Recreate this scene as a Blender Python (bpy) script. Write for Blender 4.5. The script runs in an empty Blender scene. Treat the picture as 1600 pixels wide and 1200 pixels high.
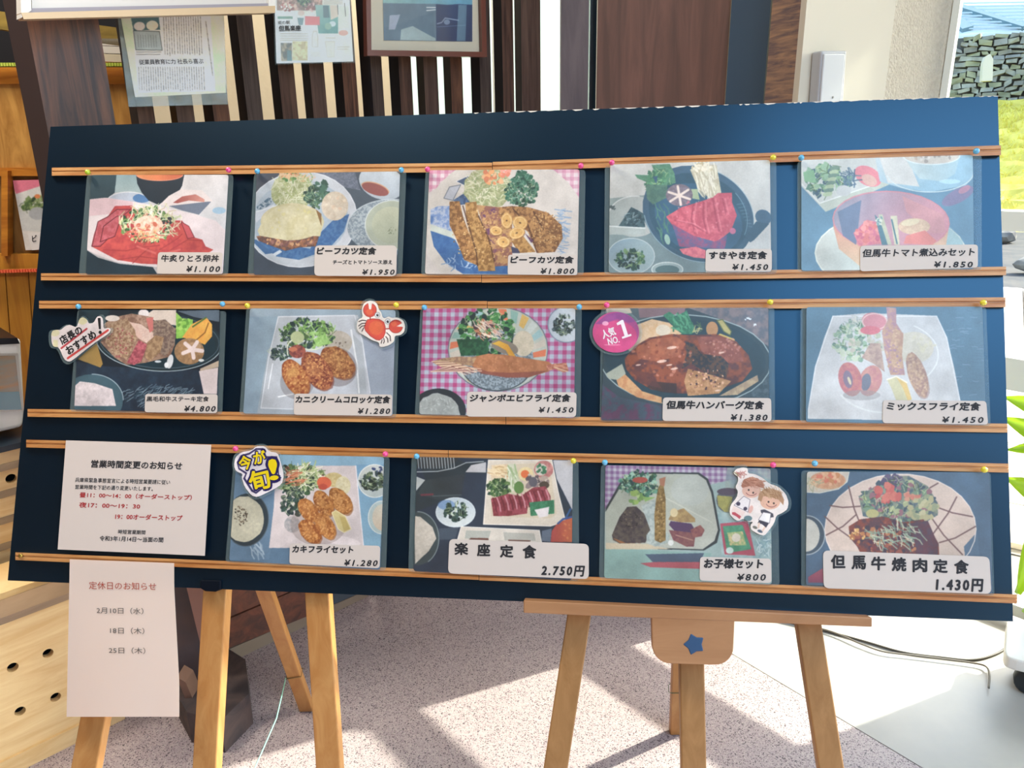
import bpy, bmesh, math, random
import numpy as np
from mathutils import Vector, Matrix

# ------------------------------------------------------------------ camera, sky, sun, exposure
SC = bpy.context.scene
COL = SC.collection
V = lambda *a: np.array(a, float)
FP = 1155.0                       # focal length in pixels of the 1600x1200 frame
HC = 1.5                          # eye height
_vp = V(65, 3700, FP)             # vertical vanishing point
_D = _vp / np.linalg.norm(_vp)
_z = V(0, 0, 1)
_F = _z - (_z @ _D) * _D
_F /= np.linalg.norm(_F)
_R = np.cross(_D, _F)
CM = np.array([_R, _F, -_D])      # camera (x right, y down, z forward) -> world
EYE = V(0, 0, HC)

def ray(px, py):
    return CM @ V((px - 800) / FP, (py - 600) / FP, 1.0)

def on_plane(px, py, p0, n):
    d = ray(px, py)
    return EYE + d * (((p0 - EYE) @ n) / (d @ n))

def at_y(px, py, y):
    d = ray(px, py)
    return EYE + d * (y / d[1])

def floor_at(px, py, h=0.0):
    d = ray(px, py)
    return EYE + d * ((h - HC) / d[2])

cam = bpy.data.cameras.new('camera')
cam.lens = FP / 1600 * 36
cam.sensor_width = 36
cam.clip_start = 0.02
cam.clip_end = 400
camo = bpy.data.objects.new('camera', cam)
COL.objects.link(camo)
m = Matrix.Identity(4)
for i in range(3):
    m[i][0] = CM[i, 0]; m[i][1] = -CM[i, 1]; m[i][2] = -CM[i, 2]
m[0][3], m[1][3], m[2][3] = EYE
camo.matrix_world = m
SC.camera = camo

SC.view_settings.view_transform = 'Standard'
SC.view_settings.look = 'None'
SC.view_settings.gamma = 1
SC.view_settings.use_curve_mapping = False
SC.view_settings.exposure = 0.12
SC.cycles.use_denoising = True
SC.cycles.max_bounces = 8
SC.cycles.transparent_max_bounces = 16
SC.cycles.caustics_reflective = False
SC.cycles.caustics_refractive = False
SC.cycles.sample_clamp_indirect = 6

SUN_AZ = V(.925, .38)
SUN_S = 0.69
w = bpy.data.worlds.new('sky'); SC.world = w
w.use_nodes = True
nt = w.node_tree
bg = nt.nodes['Background']
sky = nt.nodes.new('ShaderNodeTexSky')
sky.sky_type = 'NISHITA'
sky.sun_disc = False
sky.sun_elevation = math.atan(SUN_S)
sky.sun_rotation = math.atan2(SUN_AZ[0], SUN_AZ[1])
sky.air_density = 1.0; sky.dust_density = 2.5; sky.ozone_density = 1.0
nt.links.new(sky.outputs[0], bg.inputs[0])
bg.inputs[1].default_value = 0.85

sl = bpy.data.lights.new('sun', 'SUN'); sl.energy = 10; sl.angle = 0.012; sl.color = (1, .92, .79)
so = bpy.data.objects.new('sun', sl); COL.objects.link(so)
so.rotation_euler = Vector((SUN_AZ[0], SUN_AZ[1], SUN_S)).to_track_quat('Z', 'Y').to_euler()
so.location = (6, 3, 5)

def area(name, loc, size, power, col, rot=(0, 0, 0), sy=None):
    l = bpy.data.lights.new(name, 'AREA'); l.energy = power; l.color = col
    l.shape = 'RECTANGLE'; l.size = size; l.size_y = sy or size
    o = bpy.data.objects.new(name, l); COL.objects.link(o)
    o.location = loc; o.rotation_euler = rot
    return o
# unseen fill lights added overhead; the daylight panels give the board its blue sheen
area('ceiling_fill', (-0.9, 0.9, 3.5), 0.7, 30, (1, .93, .84))
area('ceiling_fill', (0.5, 0.9, 3.5), 0.7, 11, (1, .95, .88))
area('ceiling_fill', (-1.9, 1.5, 3.5), 0.5, 48, (1, .9, .76))
area('ceiling_fill', (-0.6, 3.6, 3.5), 0.6, 52, (1, .92, .78))
area('added_sky_fill', (2.0, -2.0, 3.57), 2.6, 76, (.42, .78, 1), (0, 0, 0), 3.6)  # added roof light for the blue sheen, no such opening known
area('added_side_fill', (3.38, -1.5, 2.1), 2.7, 20, (.80, .92, 1), (0, math.radians(90), 0), 4.2)  # added window light from the right behind the camera

# ------------------------------------------------------------------ helpers
rnd = random.Random(7)
def srgb(c):
    if isinstance(c, str):
        c = c.lstrip('#'); c = [int(c[i:i + 2], 16) / 255 for i in (0, 2, 4)]
    return [x / 12.92 if x <= .04045 else ((x + .055) / 1.055) ** 2.4 for x in c]

MATS = {}
def mat(name, col, rough=.6, metal=0, spec=.5, tint=None, coat=0, alpha=1, noise=None, grain=None, bump=None, trans=0, emit=None, coat_rough=.2):
    if name in MATS: return MATS[name]
    m = bpy.data.materials.new(name); m.use_nodes = True
    t = m.node_tree; b = t.nodes['Principled BSDF']
    b.inputs['Base Color'].default_value = (*srgb(col), 1)
    b.inputs['Roughness'].default_value = rough
    b.inputs['Metallic'].default_value = metal
    b.inputs['Specular IOR Level'].default_value = spec
    b.inputs['Coat Weight'].default_value = coat
    if tint: b.inputs['Specular Tint'].default_value = (*tint, 1)
    b.inputs['Coat Roughness'].default_value = coat_rough
    b.inputs['Alpha'].default_value = alpha
    tc = t.nodes.new('ShaderNodeTexCoord')
    src = None
    if noise:            # (second colour, scale, contrast)
        n = t.nodes.new('ShaderNodeTexNoise'); n.inputs['Scale'].default_value = noise[1]; n.inputs['Detail'].default_value = 5
        t.links.new(tc.outputs['Object'], n.inputs['Vector'])
        r = t.nodes.new('ShaderNodeValToRGB'); k = noise[2]
        r.color_ramp.elements[0].position = .5 - k; r.color_ramp.elements[1].position = .5 + k
        r.color_ramp.elements[0].color = (*srgb(col), 1); r.color_ramp.elements[1].color = (*srgb(noise[0]), 1)
        t.links.new(n.outputs['Fac'], r.inputs[0]); t.links.new(r.outputs[0], b.inputs['Base Color']); src = n.outputs['Fac']
    if grain:            # (second colour, (sx,sy,sz) stretch, scale, distortion)
        mp = t.nodes.new('ShaderNodeMapping'); mp.inputs['Scale'].default_value = grain[1]
        if len(grain) > 4: mp.inputs['Rotation'].default_value = grain[4]
        t.links.new(tc.outputs['Object'], mp.inputs[0])
        n = t.nodes.new('ShaderNodeTexNoise'); n.inputs['Scale'].default_value = grain[2]; n.inputs['Detail'].default_value = 6
        n.inputs['Distortion'].default_value = grain[3]; n.inputs['Roughness'].default_value = .62
        t.links.new(mp.outputs[0], n.inputs['Vector'])
        r = t.nodes.new('ShaderNodeValToRGB')
        r.color_ramp.elements[0].position = .36; r.color_ramp.elements[1].position = .66
        r.color_ramp.elements[0].color = (*srgb(grain[0]), 1); r.color_ramp.elements[1].color = (*srgb(col), 1)
        t.links.new(n.outputs['Fac'], r.inputs[0]); t.links.new(r.outputs[0], b.inputs['Base Color']); src = n.outputs['Fac']
    if bump:             # (scale, strength)
        n = t.nodes.new('ShaderNodeTexNoise'); n.inputs['Scale'].default_value = bump[0]; n.inputs['Detail'].default_value = 4
        t.links.new(tc.outputs['Object'], n.inputs['Vector'])
        bp = t.nodes.new('ShaderNodeBump'); bp.inputs['Strength'].default_value = bump[1]; bp.inputs['Distance'].default_value = .01
        t.links.new(n.outputs['Fac'], bp.inputs['Height']); t.links.new(bp.outputs[0], b.inputs['Normal'])
        t.links.new(bp.outputs[0], b.inputs['Coat Normal'])
    if trans:
        tr = t.nodes.new('ShaderNodeBsdfTranslucent'); tr.inputs[0].default_value = (*srgb(col), 1)
        mx = t.nodes.new('ShaderNodeMixShader'); mx.inputs[0].default_value = trans
        t.links.new(b.outputs[0], mx.inputs[1]); t.links.new(tr.outputs[0], mx.inputs[2])
        t.links.new(mx.outputs[0], t.nodes['Material Output'].inputs[0])
    if emit:
        b.inputs['Emission Color'].default_value = (*srgb(col), 1); b.inputs['Emission Strength'].default_value = emit
    MATS[name] = m
    return m

def worg(o):
    p = V(0, 0, 0)
    while o is not None:
        p = p + V(*o.location); o = o.parent
    return p

def mk(name, verts, faces, mt, parent=None, uv=None, smooth=False, mi=None, **props):
    me = bpy.data.meshes.new(name)
    o0 = worg(parent) if parent else V(0, 0, 0)
    vs = np.asarray(verts, float)
    org = V(0, 0, 0)
    if parent is None:
        org = V((vs[:, 0].min() + vs[:, 0].max()) / 2, (vs[:, 1].min() + vs[:, 1].max()) / 2, vs[:, 2].min())
    me.from_pydata([tuple(v - o0 - org) for v in vs], [], [tuple(f) for f in faces])
    for mm in (mt if isinstance(mt, (list, tuple)) else [mt]): me.materials.append(mm)
    if mi:
        for p, i in zip(me.polygons, mi): p.material_index = i
    if uv is not None:
        l = me.uv_layers.new(name='uv')
        for li, lp in enumerate(me.loops): l.data[li].uv = uv[lp.vertex_index]
    if smooth:
        for p in me.polygons: p.use_smooth = True
    me.update()
    o = bpy.data.objects.new(name, me); COL.objects.link(o)
    o.location = org
    if parent: o.parent = parent
    for k, v in props.items(): o[k] = v
    return o

def thing(name, label, cat, loc, group=None):
    o = bpy.data.objects.new(name, None); COL.objects.link(o)
    o.empty_display_size = .05
    o.location = loc; o['label'] = label; o['category'] = cat
    if group: o['group'] = group
    return o

def tag(o, label, cat, group=None):
    o['label'] = label; o['category'] = cat
    if group: o['group'] = group
    return o

def prism(name, pts, ext, mt, parent=None, **kw):
    """closed solid: polygon pts pushed along ext"""
    pts = [V(*p) for p in pts]; n = len(pts); ext = V(*ext)
    vs = pts + [p + ext for p in pts]
    # outward winding
    nrm = V(0, 0, 0)
    for i in range(n): nrm = nrm + np.cross(pts[i], pts[(i + 1) % n])
    f = [list(range(n))[::-1], list(range(n, 2 * n))] + [[i, (i + 1) % n, (i + 1) % n + n, i + n] for i in range(n)]
    if nrm @ ext < 0: f = [g[::-1] for g in f]
    return mk(name, vs, f, mt, parent, **kw)

def boxv(c, ax, ay, az):
    c, ax, ay, az = [V(*q) for q in (c, ax, ay, az)]
    v = [c + sx * ax + sy * ay + sz * az for sz in (-1, 1) for sy in (-1, 1) for sx in (-1, 1)]
    f = [(0, 2, 3, 1), (4, 5, 7, 6), (0, 1, 5, 4), (1, 3, 7, 5), (3, 2, 6, 7), (2, 0, 4, 6)]
    if np.cross(ax, ay) @ az < 0: f = [g[::-1] for g in f]
    return v, f

def box(name, x0, x1, y0, y1, z0, z1, mt, parent=None, **kw):
    v, f = boxv(((x0 + x1) / 2, (y0 + y1) / 2, (z0 + z1) / 2), ((x1 - x0) / 2, 0, 0), (0, (y1 - y0) / 2, 0), (0, 0, (z1 - z0) / 2))
    return mk(name, v, f, mt, parent, **kw)

def multi(name, boxes, mt, parent=None, **kw):
    vs, fs = [], []
    for v, f in boxes:
        o = len(vs); vs += list(v); fs += [tuple(i + o for i in g) for g in f]
    return mk(name, vs, fs, mt, parent, **kw)

def bevel(o, wd=.003, seg=2):
    md = o.modifiers.new('bevel', 'BEVEL'); md.width = wd; md.segments = seg; md.limit_method = 'ANGLE'
    return o

def beam(name, p0, p1, wd, th, side, mt, parent=None, bv=.003, **kw):
    """bar from p0 to p1; side = direction of its width"""
    p0, p1, side = V(*p0), V(*p1), V(*side)
    a = (p1 - p0); L = np.linalg.norm(a); a /= L
    side = side - (side @ a) * a; side /= np.linalg.norm(side)
    up = np.cross(a, side)
    v, f = boxv((p0 + p1) / 2, side * wd / 2, up * th / 2, a * L / 2)
    o = mk(name, v, f, mt, parent, **kw)
    if bv: bevel(o, bv)
    return o

def tube_vf(pts, r, n=8, caps=True):
    pts = [V(*p) for p in pts]; vs, fs = [], []
    pn = None
    for i, p in enumerate(pts):
        a = pts[min(i + 1, len(pts) - 1)] - pts[max(i - 1, 0)]; a /= np.linalg.norm(a) + 1e-12
        if pn is None: pn = np.cross(a, V(0.13, .31, .9)); 
        pn = pn - (pn @ a) * a; pn /= np.linalg.norm(pn)
        b = np.cross(a, pn); rr = r[i] if hasattr(r, '__len__') else r
        for k in range(n):
            t = 2 * math.pi * k / n; vs.append(p + rr * (math.cos(t) * pn + math.sin(t) * b))
    for i in range(len(pts) - 1):
        for k in range(n):
            fs.append((i * n + k, i * n + (k + 1) % n, (i + 1) * n + (k + 1) % n, (i + 1) * n + k))
    if caps: fs += [tuple(range(n))[::-1], tuple(range((len(pts) - 1) * n, len(pts) * n))]
    return vs, fs

def tube(name, pts, r, mt, parent=None, n=8, **kw):
    v, f = tube_vf(pts, r, n)
    return mk(name, v, f, mt, parent, smooth=True, **kw)

def smooth_path(pts, k=6):
    pts = [V(*p) for p in pts]; out = []
    for i in range(len(pts) - 1):
        a, b, c, d = pts[max(i - 1, 0)], pts[i], pts[i + 1], pts[min(i + 2, len(pts) - 1)]
        for j in range(k):
            t = j / k
            out.append(.5 * (2 * b + (c - a) * t + (2 * a - 5 * b + 4 * c - d) * t * t + (3 * b - a - 3 * c + d) * t ** 3))
    return out + [pts[-1]]

# ------------------------------------------------------------------ the board's own frame
def hom(src, dst):
    A = []
    for (x, y), (u, v) in zip(src, dst):
        A.append([x, y, 1, 0, 0, 0, -u * x, -u * y, -u]); A.append([0, 0, 0, x, y, 1, -v * x, -v * y, -v])
    return np.linalg.svd(np.array(A, float))[2][-1].reshape(3, 3)

BQ = [(79, 198), (1559, 150), (1583, 971), (12, 907)]      # TL TR BR BL
_H = hom([(0, .91), (1.82, .91), (1.82, 0), (0, 0)], BQ)
_M = np.linalg.inv(np.array([[FP, 0, 800], [0, FP, 600], [0, 0, 1.]])) @ _H
if _M[2, 2] < 0: _M = -_M
_s = np.linalg.norm(_M[:, 0])
BU = CM @ (_M[:, 0] / _s)
BV = CM @ _M[:, 1]; BV -= (BV @ BU) * BU; BV /= np.linalg.norm(BV)
BN = np.cross(BU, BV)                                       # towards the viewer
BO = EYE + CM @ (_M[:, 2] / _s)
def on_board(px, py, w=0.0):
    return on_plane(px, py, BO + BN * w, BN)

class Pl:
    """a plane one can drop picture points on; lift() goes towards its front"""
    def __init__(s, p0, n):
        s.p0 = V(*p0); s.n = V(*n) / np.linalg.norm(V(*n))
        if s.n @ (EYE - s.p0) < 0: s.n = -s.n
    def at(s, px, py, w=0.0): return on_plane(px, py, s.p0 + s.n * w, s.n)
    def quad(s, q, w=0.0): return [s.at(x, y, w) for x, y in q]
BP = Pl(BO, BN)
def tilted(q, wb=.0092, wt=.0108):
    """card plane: foot behind the lower rail's lip, head in front of the upper rail"""
    a, b = on_board(*q[3], wb), on_board(*q[2], wb); c = on_board(*q[0], wt)
    return Pl(a, np.cross(b - a, c - a))
def vplane(pa, pb):
    """vertical plane through two floor-plan points"""
    d = V(pb[0] - pa[0], pb[1] - pa[1], 0)
    return Pl((pa[0], pa[1], 0), (-d[1], d[0], 0))

# ------------------------------------------------------------------ lettering
def bil(q, s, t):
    """s to the right, t upwards, q = TL TR BR BL"""
    q = [V(*p) for p in q]
    return (q[3] * (1 - s) + q[2] * s) * (1 - t) + (q[0] * (1 - s) + q[1] * s) * t

def text(body, q, pl, mt, parent, w=.0004, bold=.02, slant=0.0, name='lettering', res=2, spacing=1.0, fixw=None):
    c = bpy.data.curves.new('t', 'FONT'); c.body = body; c.offset = 0; c.resolution_u = res; c.space_character = spacing
    o = bpy.data.objects.new('t', c); COL.objects.link(o)
    me = o.to_mesh()
    vs = np.array([v.co[:] for v in me.vertices]); fs = [tuple(p.vertices) for p in me.polygons]
    o.to_mesh_clear(); bpy.data.objects.remove(o); bpy.data.curves.remove(c)
    x0, x1, y0, y1 = vs[:, 0].min(), vs[:, 0].max(), vs[:, 1].min(), vs[:, 1].max()
    asp = np.hypot(*(V(*q[3]) - V(*q[0]))) / np.hypot(*(V(*q[1]) - V(*q[0])))
    out = []
    for v in vs:
        s = (v[0] - x0) / (x1 - x0); t = (v[1] - y0) / (y1 - y0)
        p = bil(q, s + slant * 2 * asp * (t - .5), t)
        out.append(pl.at(p[0], p[1], w))
    if bold > .008:      # fatten the strokes with shifted copies of the outline
        base_, nf_ = list(out), list(fs)
        e_ = (out and (pl.at(q[1][0], q[1][1], w) - pl.at(q[0][0], q[0][1], w))); hgt = np.linalg.norm(pl.at(q[3][0], q[3][1], w) - pl.at(q[0][0], q[0][1], w))
        e_ = e_ / np.linalg.norm(e_); g_ = np.cross(pl.n, e_); k_ = max(bold - .003, .006) * 1.1 * hgt
        for j, (dx, dy) in enumerate(((1, 0), (-1, 0), (0, 1), (0, -1), (.7, .7), (-.7, .7), (.7, -.7), (-.7, -.7))):
            o_ = len(out); out += [p + e_ * dx * k_ + g_ * dy * k_ + pl.n * .00001 * (j + 1) for p in base_]; fs += [tuple(i + o_ for i in f) for f in nf_]
    f2 = []
    n = pl.n
    for f in fs:
        a, b, d = out[f[0]], out[f[1]], out[f[2]]
        f2.append(f if np.cross(b - a, d - a) @ n > 0 else f[::-1])
    return mk(name, out, f2, mt, parent)

def rect(x0, y0, x1, y1, sl=0.0, sk=0.0):
    """picture rectangle with slope sl (dy/dx) and skew sk"""
    h = y1 - y0
    return [(x0, y0), (x1, y0 + sl * (x1 - x0)), (x1 + sk * h, y1 + sl * (x1 - x0)), (x0 + sk * h, y1)]

# ------------------------------------------------------------------ a small painter for flat print
_ncache = {}
def noise2(h, w, cell, seed=0):
    k = (h, w, cell, seed)
    if k not in _ncache:
        r = np.random.RandomState(seed + int(cell * 7))
        gh, gw = int(h / cell) + 3, int(w / cell) + 3
        g = r.rand(gh, gw)
        y = np.arange(h) / cell; x = np.arange(w) / cell
        yi = y.astype(int); xi = x.astype(int); fy = (y - yi)[:, None]; fx = (x - xi)[None]
        fy = fy * fy * (3 - 2 * fy); fx = fx * fx * (3 - 2 * fx)
        a = g[yi][:, xi]; b = g[yi][:, xi + 1]; c = g[yi + 1][:, xi]; d = g[yi + 1][:, xi + 1]
        _ncache[k] = ((a * (1 - fx) + b * fx) * (1 - fy) + (c * (1 - fx) + d * fx) * fy).astype(np.float32)
    return _ncache[k]
def hexc(c):
    if isinstance(c, str):
        c = c.lstrip('#'); return np.array([int(c[i:i + 2], 16) for i in (0, 2, 4)], np.float32) / 255
    return np.array(c, np.float32) / 255

GAIN = 0.98
class Paint:
    def __init__(s, q, pl, crop, base, res=2000, veil=0.0, gain=GAIN):
        s.gain = gain
        s.pl = pl; P = pl.quad(q)
        e = P[1] - P[0]; e /= np.linalg.norm(e); g = np.cross(pl.n, e)
        s.e, s.g = e, g
        us = [(p - P[0]) @ e for p in P]; vs = [(p - P[0]) @ g for p in P]
        s.o = P[0] + e * min(us) + g * min(vs)
        s.w, s.h = max(us) - min(us), max(vs) - min(vs)
        s.W, s.Hh = int(s.w * res) // 2 * 2, int(s.h * res) // 2 * 2
        s.res = res; s.crop = crop; s.veil = veil
        s.Hm = hom(q, [s.cv(p) for p in P])
        s.a = np.ones((s.Hh, s.W, 3), np.float32) * hexc(base)
        s.r = random.Random(int(q[0][0]) * 31 + int(q[0][1]))
    def cv(s, p):
        d = p - s.o
        return (d @ s.e / s.w * s.W, (1 - d @ s.g / s.h) * s.Hh)
    def uv(s, p):
        d = p - s.o
        return (d @ s.e / s.w, d @ s.g / s.h)
    def T(s, pts):
        a = np.asarray(pts, float).reshape(-1, 2)
        X = s.crop[0] + a[:, 0] * s.crop[2]; Y = s.crop[1] + a[:, 1] * s.crop[2]
        q = s.Hm @ np.array([X, Y, np.ones_like(X)])
        return (q[:2] / q[2]).T
    def k(s):
        a = s.T([(0, 0), (100, 0)]); return np.linalg.norm(a[1] - a[0]) / 100
    def _bb(s, P, pad=1):
        x0 = max(int(P[:, 0].min()) - pad, 0); x1 = min(int(P[:, 0].max()) + pad + 1, s.W)
        y0 = max(int(P[:, 1].min()) - pad, 0); y1 = min(int(P[:, 1].max()) + pad + 1, s.Hh)
        return x0, x1, y0, y1
    def poly(s, pts, c, n=0, cell=6, c2=None, g=None, edge=None, ew=2, al=1.0, raw=False, seed=1):
        P = np.asarray(pts, float) if raw else s.T(pts)
        x0, x1, y0, y1 = s._bb(P)
        if x1 <= x0 or y1 <= y0: return
        X, Y = np.meshgrid(np.arange(x0, x1) + .5, np.arange(y0, y1) + .5)
        ins = np.zeros(X.shape, bool); m = len(P)
        for i in range(m):
            xa, ya = P[i]; xb, yb = P[(i + 1) % m]
            if ya == yb: continue
            c_ = (ya > Y) != (yb > Y)
            ins ^= c_ & (X < (xb - xa) * (Y - ya) / (yb - ya) + xa)
        col = np.ones(X.shape + (3,), np.float32) * hexc(c)
        if g is not None:      # gradient: (colour, dx, dy)
            t = ((X - x0) / max(x1 - x0, 1) * g[1] + (Y - y0) / max(y1 - y0, 1) * g[2]).clip(0, 1)[..., None]
            col = col * (1 - t) + hexc(g[0]) * t
        if n:
            N = noise2(s.Hh, s.W, cell, seed)[y0:y1, x0:x1] * .6 + noise2(s.Hh, s.W, max(cell / 3, 2), seed + 1)[y0:y1, x0:x1] * .4
            N = N[..., None]
            if c2 is not None:
                t = ((N - .5) * (1 + n * 4) + .5).clip(0, 1); col = col * (1 - t) + hexc(c2) * t
            else: col = col * (1 + (N - .5) * 2 * n)
        sub = s.a[y0:y1, x0:x1]
        mk_ = ins[..., None] * al
        sub[:] = sub * (1 - mk_) + col * mk_
        if edge: s.line(list(pts) + [pts[0]], edge, ew, raw=raw)
    def ell(s, cx, cy, rx, ry, c, rot=0, a0=0, a1=360, wob=0, k=28, **kw):
        r = math.radians(rot); ps = []
        for i in range(k):
            t = math.radians(a0 + (a1 - a0) * i / (k if a1 - a0 == 360 else k - 1))
            q = 1 + (s.r.uniform(-wob, wob) if wob else 0)
            x, y = rx * math.cos(t) * q, ry * math.sin(t) * q
            ps.append((cx + x * math.cos(r) - y * math.sin(r), cy + x * math.sin(r) + y * math.cos(r)))
        s.poly(ps, c, **kw)
    def line(s, pts, c, w=3, al=1.0, raw=False):
        P = np.asarray(pts, float) if raw else s.T(pts)
        wd = (w if raw else w * s.k()) / 2
        wd = max(wd, .6); cc = hexc(c)
        for i in range(len(P) - 1):
            a, b = P[i], P[i + 1]
            x0, x1, y0, y1 = s._bb(np.array([a, b]), int(wd) + 2)
            if x1 <= x0 or y1 <= y0: continue
            X, Y = np.meshgrid(np.arange(x0, x1) + .5, np.arange(y0, y1) + .5)
            d = b - a; L = d @ d + 1e-9
            t = (((X - a[0]) * d[0] + (Y - a[1]) * d[1]) / L).clip(0, 1)
            D = np.hypot(X - a[0] - t * d[0], Y - a[1] - t * d[1])
            m_ = ((wd - D + .5).clip(0, 1) * al)[..., None]
            sub = s.a[y0:y1, x0:x1]; sub[:] = sub * (1 - m_) + cc * m_
    def arc(s, cx, cy, rx, ry, c, w=3, rot=0, a0=0, a1=360, k=30):
        r = math.radians(rot); ps = []
        for i in range(k + 1):
            t = math.radians(a0 + (a1 - a0) * i / k); x, y = rx * math.cos(t), ry * math.sin(t)
            ps.append((cx + x * math.cos(r) - y * math.sin(r), cy + x * math.sin(r) + y * math.cos(r)))
        s.line(ps, c, w)
    def _in(s, cx, cy, rx, ry, rot=0):
        t = s.r.uniform(0, 6.283); q = math.sqrt(s.r.random()); r = math.radians(rot)
        x, y = rx * q * math.cos(t), ry * q * math.sin(t)
        return cx + x * math.cos(r) - y * math.sin(r), cy + x * math.sin(r) + y * math.cos(r)
    def strands(s, cx, cy, rx, ry, n, L, w, cols, ang=None, spread=180, rot=0, al=.9):
        for i in range(n):
            x, y = s._in(cx, cy, rx, ry, rot)
            t = math.radians((ang if ang is not None else 0) + s.r.uniform(-spread, spread)); l = L * s.r.uniform(.5, 1)
            b = s.r.uniform(-.35, .35) * l
            dx, dy = math.cos(t) * l / 2, math.sin(t) * l / 2
            s.line([(x - dx, y - dy), (x - dy / l * b, y + dx / l * b), (x + dx, y + dy)], s.r.choice(cols), w, al)
    def dabs(s, cx, cy, rx, ry, n, r0, r1, cols, asp=.6, al=1.0, rot=0, wob=.25, k=9):
        for i in range(n):
            x, y = s._in(cx, cy, rx, ry, rot); r = s.r.uniform(r0, r1)
            s.ell(x, y, r, r * s.r.uniform(asp, 1), s.r.choice(cols), rot=s.r.uniform(0, 180), wob=wob, k=k, al=al)
    def leafy(s, cx, cy, rx, ry, n=60, r=28, cols=('2c4a30', '4c6f3c', '76935a', '24382c', '8fae62'), rot=0):
        s.dabs(cx, cy, rx, ry, n, r * .4, r, cols, .45, rot=rot, wob=.35)
        s.strands(cx, cy, rx, ry, n // 2, r * 2, r * .16, ('b8c690', '3b5a36'), rot=rot, al=.7)
    def fry(s, cx, cy, rx, ry, rot=0, c='b57032', d='8a4a1e', l='d29a55', pts=None):
        if pts: s.poly(pts, c, n=.9, cell=9, c2=d)
        else:
            s.ell(cx + 8, cy + 12, rx, ry, d, rot=rot, wob=.03, al=.6)
            s.ell(cx, cy, rx, ry, c, rot=rot, wob=.04, n=.5, cell=10, c2=d)
        n = int(rx * ry / 90)
        s.dabs(cx, cy, rx * .88, ry * .88, n, 4, 11, (l, d, c, l), .5, .75, rot=rot)
        s.ell(cx - rx * .2, cy - ry * .25, rx * .5, ry * .4, l, rot=rot, al=.28)
    def gingham(s, reg, c0, c1, st=40, ang=0.0, al=.55):
        P = s.T(reg); x0, x1, y0, y1 = s._bb(P)
        X, Y = np.meshgrid(np.arange(x0, x1) + .5, np.arange(y0, y1) + .5)
        ins = np.zeros(X.shape, bool); m = len(P)
        for i in range(m):
            xa, ya = P[i]; xb, yb = P[(i + 1) % m]
            if ya == yb: continue
            ins ^= ((ya > Y) != (yb > Y)) & (X < (xb - xa) * (Y - ya) / (yb - ya) + xa)
        q = st * s.k(); a = math.radians(ang)
        U = (X * math.cos(a) + Y * math.sin(a)) / q; W_ = (-X * math.sin(a) + Y * math.cos(a)) / q
        t = ((U % 2 < 1) * al + (W_ % 2 < 1) * al).clip(0, 1)[..., None]
        col = hexc(c0) * (1 - t) + hexc(c1) * t
        sub = s.a[y0:y1, x0:x1]; mm = ins[..., None]
        sub[:] = np.where(mm, col, sub)
    def image(s, name):
        N = noise2(s.Hh, s.W, 90, 5) * .7 + noise2(s.Hh, s.W, 26, 9) * .3; G = noise2(s.Hh, s.W, 2.5, 11)
        s.a = (s.a * (1 + (N[..., None] - .5) * .22 + (G[..., None] - .5) * .07)).clip(0, 1)
        b_ = s.a.copy()      # soften like a printed photograph
        b_[1:-1, 1:-1] = (s.a[1:-1, 1:-1] * 2 + s.a[:-2, 1:-1] + s.a[2:, 1:-1] + s.a[1:-1, :-2] + s.a[1:-1, 2:]) / 6
        a = b_.reshape(s.Hh // 2, 2, s.W // 2, 2, 3).mean((1, 3))
        lin = np.where(a <= .04045, a / 12.92, ((a + .055) / 1.055) ** 2.4)
        veil = np.array([.0, .015, .03], np.float32) * s.veil
        lin = lin * .86 + lin.mean(2, keepdims=True) * .14
        al = ((lin - veil).clip(0, 9) / s.gain).clip(.004, .92)
        out = np.where(al <= .0031308, al * 12.92, 1.055 * al ** (1 / 2.4) - .055)
        h, w_ = out.shape[:2]
        im = bpy.data.images.new(name, w_, h)
        px = np.ones((h, w_, 4), np.float32); px[..., :3] = out[::-1]
        im.pixels.foreach_set(px.ravel()); im.update(); im.pack()
        return im
    def material(s, name, rough=.45, coat=.3, trans=0):
        im = s.image(name)
        m = bpy.data.materials.new(name); m.use_nodes = True; t = m.node_tree; b = t.nodes['Principled BSDF']
        tx = t.nodes.new('ShaderNodeTexImage'); tx.image = im; tx.extension = 'EXTEND'
        t.links.new(tx.outputs[0], b.inputs['Base Color'])
        b.inputs['Roughness'].default_value = rough
        b.inputs['Coat Weight'].default_value = coat; b.inputs['Coat Roughness'].default_value = .3; b.inputs['Coat IOR'].default_value = 1.7
        return m

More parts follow.
